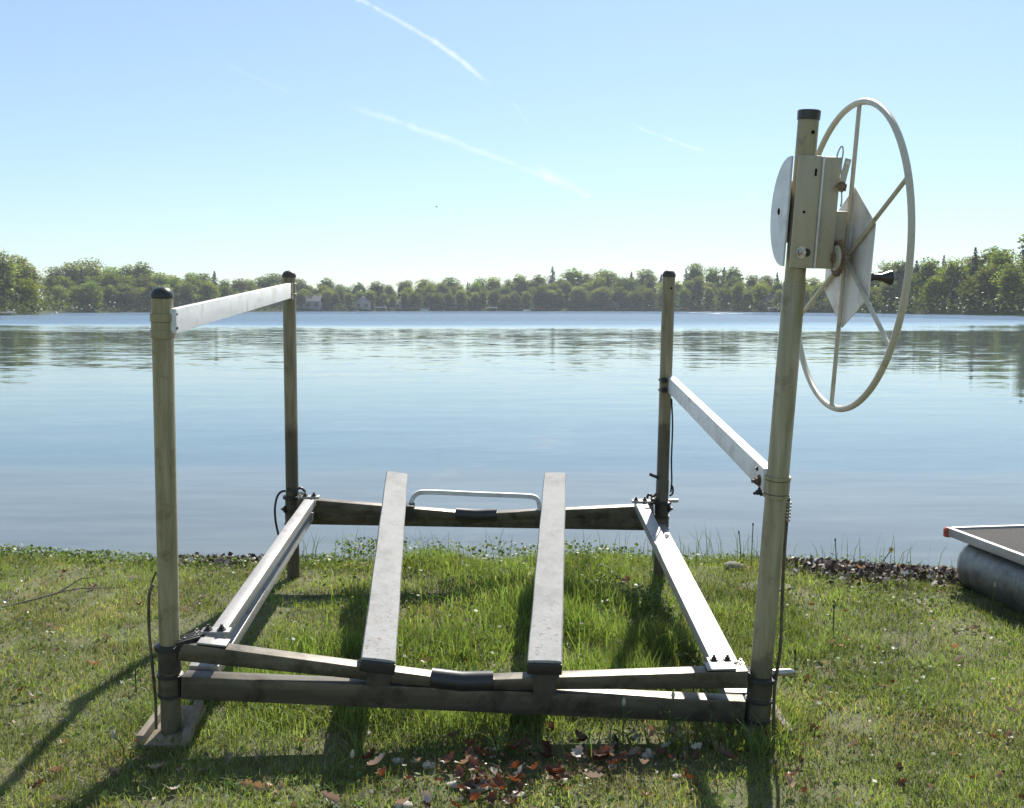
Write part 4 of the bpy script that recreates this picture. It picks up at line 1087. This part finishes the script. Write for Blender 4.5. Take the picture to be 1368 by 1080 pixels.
def scatter(x0, x1, y0, y1, dens):
    n = int((x1 - x0) * (y1 - y0) * dens)
    return rng.uniform(x0, x1, n), rng.uniform(y0, y1, n)
parts = []
for (x0, x1, y0, y1, dens) in ((-3.0, 3.0, 2.9, 4.4, 11500), (-3.6, 3.6, 4.4, 6.0, 8500), (-4.3, 4.3, 6.0, 7.9, 7000), (-6, -4.3, 2.9, 7.9, 1500), (4.3, 6, 2.9, 7.9, 1500), (-4.3, -3.6, 2.9, 6.0, 3500), (3.6, 4.3, 2.9, 6.0, 3500)):
    x, y = scatter(x0, x1, y0, y1, dens)
    d = shore_y(x) - y
    vis = (np.abs(x) < 0.50 * y + 1.3)
    keep = vis & (d > 0.06 + 0.12 * fbm(x, y, 3)) & (rng.random(len(x)) < np.clip(2.6 * fbm(x, y, 3.4, 2) - 0.45, 0.22, 1)) & (rng.random(len(x)) > 0.96 * wrack(x, y)) & (rng.random(len(x)) > 0.80 * pile(x, y))
    x, y = x[keep], y[keep]; n = len(x)
    h = grass_height(x, y) * rng.uniform(0.45, 1.35, n)
    tall = np.clip((h - 0.06) / 0.10, 0, 1)
    w_ = rng.uniform(0.0022, 0.0045, n) * (1 + 0.5 * tall)
    lean = np.abs(rng.normal(0.65, 0.5, n)) * (1 - 0.45 * tall)
    t = fbm(x, y, 0.9, 31)[:, None]
    dry = fbm(x, y, 2.3, 45)
    g1 = np.array([0.138, 0.190, 0.056]); g2 = np.array([0.212, 0.245, 0.090]); g3 = np.array([0.115, 0.175, 0.055])
    c = g1 * (1 - t) + g2 * t
    c = c * (1 - tall[:, None] * 0.6) + g3 * 1.15 * tall[:, None] * 0.6
    straw = (rng.random(n) < np.clip((dry - 0.45) * 1.7, 0.03, 0.45) * (1 - 0.7 * tall))[:, None]
    c = np.where(straw, np.array([0.30, 0.255, 0.150]) * rng.uniform(0.6, 1.2, (n, 1)), c)
    c = c * rng.uniform(0.6, 1.4, (n, 1)) * (0.6 + 0.85 * vnoise(x, y, 5.5, 17))[:, None] * (1 + rng.normal(size=(n, 3)) * 0.06)
    parts.append(blades(n, x, y, h, w_, lean, c))
# long seed stalks standing up along the waterline and inside the frame
n = 240
x = rng.uniform(-1.5, 3.0, n); y = shore_y(x) - np.abs(rng.normal(0.28, 0.18, n)); h = rng.uniform(0.12, 0.33, n)
parts.append(blades(n, x, y, h, np.full(n, 0.0045), np.abs(rng.normal(0.25, 0.2, n)), np.tile([0.055, 0.075, 0.025], (n, 1)) * rng.uniform(0.6, 1.5, (n, 1))))
n = 700
x = rng.uniform(-1.0, 0.9, n); y = rng.uniform(4.2, 6.6, n); h = rng.uniform(0.08, 0.19, n)
parts.append(blades(n, x, y, h, np.full(n, 0.007), np.abs(rng.normal(0.5, 0.3, n)), np.tile([0.14, 0.20, 0.055], (n, 1)) * rng.uniform(0.7, 1.4, (n, 1))))
# rank tufts in front of the right half of the front beam
n = 190
tx = rng.choice([0.28, 0.40, 0.55, 0.62, 0.78, 0.86, 0.92, -0.05, -0.55, 1.02], n); x = tx + rng.normal(0, 0.028, n); y = 3.90 + 0.06 * np.sin(tx * 40) + rng.normal(0, 0.03, n); h = rng.uniform(0.06, 0.19, n)
parts.append(blades(n, x, y, h, np.full(n, 0.006), np.abs(rng.normal(0.5, 0.3, n)), np.tile([0.13, 0.18, 0.06], (n, 1)) * rng.uniform(0.6, 1.5, (n, 1))))
off = 0; A, Q, T, C = [], [], [], []
for v_, q_, t_, c_ in parts:
    A.append(v_); Q.append(q_ + off); T.append(t_ + off); C.append(c_); off += len(v_)
tag(link('grass', raw_mesh('grass', np.concatenate(A), np.concatenate(T), np.concatenate(Q), np.concatenate(C)), M['grass']), 'patchy green grass covering the bank around and under the lift', 'grass', kind='stuff')

# low broad-leaved ground cover
def leaf_quads(xs, ys, zs, size, cols, flat=0.8):
    n = len(xs)
    c = np.stack([xs, ys, zs], 1)
    vv, qq = rand_quads(c, size, np.tile([0, 0, flat], (n, 1)))
    return vv, qq, np.repeat(cols, 4, axis=0)
x, y = scatter(-4.2, 4.2, 3.0, 7.6, 3600)
d = shore_y(x) - y
cov = 1.1 * np.exp(-((d - 0.35) / 0.30) ** 2) * np.where(x < -0.75, 1.0, 0.35) + 0.55 * np.clip((fbm(x, y, 1.3, 60) - 0.50) * 5, 0, 1) * np.where(x < -1.3, 1, 0.5) + 0.35 * in_lift(x, y) * np.clip((fbm(x, y, 2.0, 71) - 0.45) * 5, 0, 1) + 0.05
keep = (rng.random(len(x)) < cov) & (d > 0.03) & (np.abs(x) < 0.5 * y + 1.2) & (rng.random(len(x)) > 0.9 * wrack(x, y))
x, y, d = x[keep], y[keep], d[keep]; n = len(x)
hmax = 0.025 + 0.055 * np.exp(-((d - 0.35) / 0.32) ** 2) + 0.06 * in_lift(x, y)
hmax = hmax * (0.35 + 1.5 * np.clip(fbm(x, y, 2.4, 150), 0.1, 0.9))
z = ground_z(x, y) + rng.uniform(0.15, 1.0, n) * hmax
cl = np.array([0.110, 0.150, 0.045]) * rng.uniform(0.55, 1.55, (n, 1)) * (1 + rng.normal(size=(n, 3)) * 0.08)
vv, qq, cc = leaf_quads(x, y, z, rng.uniform(0.006, 0.014, n), cl)
tag(link('clover_weeds', raw_mesh('clover_weeds', vv, quad=qq, cols=cc), M['weed']), 'low round leaved weeds growing among the grass and along the bank edge', 'weeds', kind='stuff')

# small litter: bits of dead leaf, bleached chips
x, y = scatter(-3.8, 3.8, 2.9, 7.3, 900)
pr_ = 0.045 + 0.10 * np.clip((fbm(x, y, 1.2, 80) - 0.5) * 4, 0, 1) + 0.9 * pile(x, y)
keep = (rng.random(len(x)) < pr_) & (np.abs(x) < 0.5 * y + 1.0) & (shore_y(x) - y > 0.1)
x, y = x[keep], y[keep]; n = len(x)
pl_ = pile(x, y)
pal = np.array([[0.09, 0.035, 0.02], [0.15, 0.058, 0.028], [0.26, 0.19, 0.13], [0.30, 0.255, 0.20], [0.10, 0.08, 0.055]])
pk = np.where(rng.random(n) < pl_ * 0.75, rng.choice([0, 1, 1, 0, 3], n), rng.choice([2, 3, 3, 4, 2], n))
z = ground_z(x, y) + rng.uniform(0.008, 0.035, n) + 0.02 * pl_
vv, qq, cc = leaf_quads(x, y, z, rng.uniform(0.004, 0.011, n), pal[pk] * rng.uniform(0.7, 1.25, (n, 1)), 0.5)
tag(link('leaf_litter', raw_mesh('leaf_litter', vv, quad=qq, cols=cc), M['litter']), 'crumbled brown and bleached leaf bits scattered in the grass', 'leaf litter', kind='stuff')
# wrack along the waterline
x, y = scatter(-2.5, 3.0, 6.2, 7.7, 9000)
keep = (rng.random(len(x)) < 0.85 * wrack(x, y)) & (shore_y(x) - y > -0.03)
x, y = x[keep], y[keep]; n = len(x)
pal = np.array([[0.07, 0.05, 0.04], [0.13, 0.095, 0.075], [0.045, 0.035, 0.03], [0.28, 0.22, 0.18], [0.52, 0.47, 0.43]])
pk = rng.choice([0, 1, 2, 0, 1, 2, 3, 3, 4], n)
z = ground_z(x, y) + rng.uniform(0.0, 0.06, n)
vv, qq, cc = leaf_quads(x, y, z, rng.uniform(0.006, 0.024, n), pal[pk] * rng.uniform(0.7, 1.25, (n, 1)), 0.35)
tag(link('shore_debris', raw_mesh('shore_debris', vv, quad=qq, cols=cc), M['wrack']), 'dark leaves and bleached chips washed up along the water edge', 'debris', kind='stuff')

# ------------------------------------------------------------------ dead leaves one can pick out
def leaf_mesh(seed):
    rs = np.random.default_rng(seed)
    n = 9
    L_, W_ = 1.0, 0.33
    left, right, mid_ = [], [], []
    curl, fold = rs.uniform(1.0, 2.6), rs.uniform(0.3, 1.1)
    for i in range(n):
        t = i / (n - 1)
        w_ = W_ * math.sin(math.pi * min(1, 0.08 + 0.9 * t)) * (1.0 if i % 2 else 0.55) * rs.uniform(0.85, 1.15)
        a = (t - 0.5) * curl
        cx, cz = math.sin(a) / curl if curl else t, (1 - math.cos(a)) / curl
        mid_.append((cx, 0, cz)); left.append((cx + 0.04 * (i % 2), w_ * math.cos(fold), cz + w_ * math.sin(fold))); right.append((cx + 0.04 * (i % 2), -w_ * math.cos(fold * 0.7), cz + w_ * math.sin(fold * 0.7)))
    vs_ = left + mid_ + right
    fs = []
    for i in range(n - 1):
        fs.append((i, i + 1, n + i + 1, n + i)); fs.append((n + i, n + i + 1, 2 * n + i + 1, 2 * n + i))
    vs_ += [(mid_[0][0] - 0.18, 0.012, mid_[0][2]), (mid_[0][0] - 0.18, -0.012, mid_[0][2])]
    fs.append((n, 3 * n, 3 * n + 1))
    me = bpy.data.meshes.new('dead_leaf'); me.from_pydata(vs_, [], fs); me.update()
    return me
LEAF = {k: [] for k in ('leaf_red', 'leaf_tan', 'leaf_pale')}
for k in LEAF:
    for q in range(4):
        m_ = leaf_mesh(500 + q * 3 + len(k)); m_.materials.append(M[k]); LEAF[k].append(m_)
def drop_leaf(x, y, kind, size, label, group, lift_=0.0):
    o = bpy.data.objects.new('dead_leaf', random.choice(LEAF[kind])); COL.objects.link(o)
    o.location = (x, y, float(ground_z(x, y)) + 0.018 + lift_)
    o.rotation_euler = (random.uniform(-0.9, 0.9), random.uniform(-0.6, 0.6), random.uniform(0, 6.28))
    o.scale = (size, size, size)
    tag(o, label, 'leaf', group)
def leaf_field(n, fx, fy, kinds, label_of, size=(0.05, 0.085), lift_=0.0):
    for _ in range(n):
        kd = random.choice(kinds)
        w_ = {'leaf_red': 'russet brown', 'leaf_tan': 'curled tan', 'leaf_pale': 'bleached pale'}[kd]
        drop_leaf(fx(), fy(), kd, random.uniform(*size), w_ + ' ' + label_of, w_ + ' leaves: ' + label_of, random.uniform(0, lift_))
gs = random.gauss
leaf_field(62, lambda: gs(-0.08, 0.25), lambda: gs(3.66, 0.15), ['leaf_red', 'leaf_red', 'leaf_red', 'leaf_pale'], 'dead leaf in the drift at the bottom middle', (0.055, 0.10), 0.04)
leaf_field(44, lambda: gs(0.42, 0.24), lambda: gs(3.80, 0.14), ['leaf_red', 'leaf_tan', 'leaf_pale'], 'dead leaf in front of the right half of the front beam', (0.05, 0.085), 0.03)
leaf_field(20, lambda: random.uniform(-1.7, -0.7), lambda: random.uniform(3.5, 4.0), ['leaf_red', 'leaf_tan', 'leaf_pale', 'leaf_tan'], 'dead leaf on grass by the front left foot', (0.045, 0.075))
leaf_field(26, lambda: random.uniform(-2.9, -1.5), lambda: random.uniform(4.2, 6.7), ['leaf_tan', 'leaf_pale', 'leaf_pale', 'leaf_red'], 'dead leaf on the grass left of the lift', (0.045, 0.08))
leaf_field(40, lambda: random.uniform(1.1, 2.7), lambda: random.uniform(4.0, 6.4), ['leaf_tan', 'leaf_pale', 'leaf_pale', 'leaf_tan', 'leaf_red'], 'dead leaf on the grass right of the lift', (0.04, 0.075))
leaf_field(26, lambda: random.uniform(0.6, 2.1), lambda: random.uniform(3.45, 4.0), ['leaf_tan', 'leaf_pale', 'leaf_red'], 'dead leaf on grass at the bottom right', (0.035, 0.06))
leaf_field(16, lambda: random.uniform(-0.95, 0.75), lambda: random.uniform(4.6, 6.3), ['leaf_tan', 'leaf_pale', 'leaf_red'], 'dead leaf in the grass inside the lift frame', (0.05, 0.08), 0.05)
leaf_field(30, lambda: gs(2.28, 0.27), lambda: gs(6.80, 0.14), ['leaf_tan', 'leaf_pale', 'leaf_tan'], 'dead leaf washed up near the pontoon boat', (0.05, 0.08), 0.03)

# pebbles / bleached lumps, stones on the bank
def stone(x, y, r_, label, cat='stone', mat='stone', flat=0.55, grp=None):
    bm = bmesh.new()
    bmesh.ops.create_icosphere(bm, subdivisions=2, radius=1.0)
    sd = random.random() * 50
    for v in bm.verts:
        k_ = 1 + 0.28 * (float(fbm(v.co.x * 1.2 + sd, v.co.y * 1.2 + v.co.z, 1.0)) - 0.5) * 2
        v.co = Vector((v.co.x * r_ * 1.3, v.co.y * r_, v.co.z * r_ * flat)) * k_
    bmesh.ops.translate(bm, verts=bm.verts, vec=(x, y, float(ground_z(x, y)) + r_ * flat * 0.4))
    o = build('stone', bm, M[mat]); tag(o, label, cat, grp)
M['pale_stone'] = plain('bleached_stone', (0.60, 0.55, 0.50), 0.9, 0.35, 25)
stone(1.40, 6.72, 0.055, 'grey brown stone on the bank right of the rear right post', flat=0.6)
stone(1.50, 6.30, 0.12, 'flat pale stone sunk in grass right of the rear right post', flat=0.12)
for (px_, py_, r_) in ((-0.30, 3.78, 0.022), (-0.12, 3.60, 0.030), (-0.20, 3.63, 0.024), (0.02, 3.55, 0.020), (-0.42, 3.84, 0.020), (0.42, 3.88, 0.018), (0.50, 3.86, 0.020), (0.58, 3.70, 0.016), (-0.36, 3.48, 0.026)):
    stone(px_, py_, r_, 'small pale pebble among the dead leaves at the bottom', 'pebble', 'pale_stone', 0.6, 'pebbles among the dead leaves')
# twigs on the left lawn
bm = bmesh.new()
tw = curve_pts([V(-2.80, 5.80, 0.02), V(-2.66, 5.92, 0.035), V(-2.48, 6.05, 0.06), V(-2.25, 6.12, 0.05)], 5)
add_tube(bm, tw, [0.006 - 0.00025 * i for i in range(len(tw))], 6)
add_tube(bm, [tw[8], tw[8] + V(0.08, 0.12, 0.05), tw[8] + V(0.14, 0.2, 0.04)], [0.006, 0.004, 0.002], 5)
tag(build('fallen_twig', bm, M['bark']), 'thin forked twig lying on the lawn at far left', 'twig')

# single weeds: stems with leaves and heads
M['stem'] = leafy('stem_green', attr=False, c=((0.09, 0.13, 0.035), (0.14, 0.17, 0.06)), trans=0.25)
M['leafg'] = leafy('weed_leaf_green', attr=False, c=((0.08, 0.13, 0.03), (0.13, 0.18, 0.05)), trans=0.4)
M['petal'] = plain('yellow_petal', (0.75, 0.45, 0.03)); M['seed'] = plain('seed_head_pale', (0.42, 0.40, 0.30)); M['seed_dark'] = plain('seed_head_dark', (0.06, 0.05, 0.04))
def weed(x, y, h, head, label, leaves=4, lean=(0.02, 0.0), group=None):
    z = float(ground_z(x, y))
    r = empty('weed_stalk', (x, y, z)); tag(r, label, 'weed', group)
    top = V(x + lean[0], y + lean[1], z + h)
    pth = curve_pts([V(x, y, z - 0.01), V(x + lean[0] * 0.2, y, z + h * 0.5), top], 4)
    build('stem', tube(pth, 0.0032, 6), M['stem'], r)
    for k in range(leaves):
        t = 0.15 + 0.65 * k / max(1, leaves)
        p = V(x, y, z).lerp(top, t); a = k * 2.4 + random.random()
        dr = V(math.cos(a), math.sin(a), 0.55); sd_ = V(-math.sin(a), math.cos(a), 0)
        ln = 0.05 * (1.2 - t * 0.6)
        bm = bmesh.new()
        v4 = [bm.verts.new(q) for q in (p, p + dr * ln * 0.5 + sd_ * ln * 0.16, p + dr * ln + V(0, 0, -0.01), p + dr * ln * 0.5 - sd_ * ln * 0.16)]
        bm.faces.new(v4); build('leaf', bm, M['leafg'], r, smooth=False)
    if head == 'flower':
        bm = bmesh.new()
        fc = V(0, -1, 0.35).normalized(); s_ = V(1, 0, 0); t_ = fc.cross(s_)
        for k in range(9):
            a = 2 * math.pi * k / 9; a2 = a + 0.28; a3 = a - 0.28
            e = lambda ang, rr: top + (s_ * math.cos(ang) + t_ * math.sin(ang)) * rr
            bm.faces.new([bm.verts.new(q) for q in (top, e(a3, 0.014), e(a, 0.022), e(a2, 0.014))])
        fl_ = build('petals', bm, M['petal'], r, smooth=False)
        build('flower_eye', lathe(top - fc * 0.002, fc, [(0, 0.008), (0.005, 0.007), (0.007, 0)], 10), M['seed_dark'], fl_)
    elif head:
        s = 0.012 if head == 'seed' else 0.009
        build('seed_head', lathe(top - V(0, 0, s), (lean[0], lean[1], 1), [(0, 0.002), (s * 0.5, s * 0.55), (s * 1.4, s * 0.65), (s * 2.4, s * 0.3), (s * 2.8, 0)], 8), M['seed' if head == 'seed' else 'seed_dark'], r)
weed(2.40, 6.93, 0.16, 'flower', 'yellow flower on a thin stem at the water edge', 2, (0.06, 0))
weed(2.12, 6.98, 0.20, 'dark', 'dark budded stalk just left of the yellow flower', 2, (-0.01, 0))
weed(1.56, 6.95, 0.27, 'dark', 'tall thin stalk by the water right of winch post', 3, (0.005, 0))
weed(1.50, 7.0, 0.22, 'dark', 'short dark stalk close beside winch post at the water', 3, (-0.015, 0))
weed(0.93, 7.05, 0.25, 'seed', 'forked thin stalk by the water right of rear right post', 4, (0.02, 0))
weed(0.42, 3.98, 0.17, 'seed', 'leafy pale stalk before the front beam below the right bunk', 6, (0.0, -0.02))
weed(0.585, 3.93, 0.22, 'seed', 'tall leafy stalk crossing the front beam near its right end', 8, (0.01, -0.03))
weed(0.72, 3.92, 0.15, None, 'tuft of leaves before the right end of front beam', 8, (0.02, -0.02))
weed(-1.44, 3.90, 0.09, 'seed', 'small pale budded stalk in front of the left foot', 3, (-0.03, -0.02))
weed(-0.62, 3.70, 0.10, 'seed', 'drooping pale stalk left of the dead leaf drift', 3, (0.06, -0.02))
weed(-1.62, 4.55, 0.13, None, 'bushy green seedling left of the left front post', 9, (0.0, 0))
weed(2.62, 5.80, 0.14, 'seed', 'pale headed weed in front of the pontoon', 5, (0.01, 0))
weed(2.50, 6.0, 0.11, None, 'leafy weed beside the pontoon shadow', 7, (0.01, 0))
weed(1.62, 5.35, 0.16, 'dark', 'dark upright dock stalk on right lawn', 5, (0.0, 0))
weed(1.27, 4.75, 0.11, 'dark', 'short dark tuft right of winch post', 5, (0.0, 0))

# ------------------------------------------------------------------ light haze over the lake
bm = bmesh.new()
add_bar(bm, (0, -70, 20.5), (0, 830, 20.5), 2200, 58, bevel=0)
hz = build('haze', bm, None, smooth=False)
g = NT('lake_haze')
pv = g.n('ShaderNodeVolumePrincipled'); pv.inputs['Color'].default_value = (0.86, 0.92, 1.0, 1); pv.inputs['Density'].default_value = 0.00024
pv.inputs['Anisotropy'].default_value = 0.0
g.L.new(pv.outputs[0], g.out.inputs['Volume'])
hz.data.materials.append(g.mat)
tag(hz, kind='stuff')
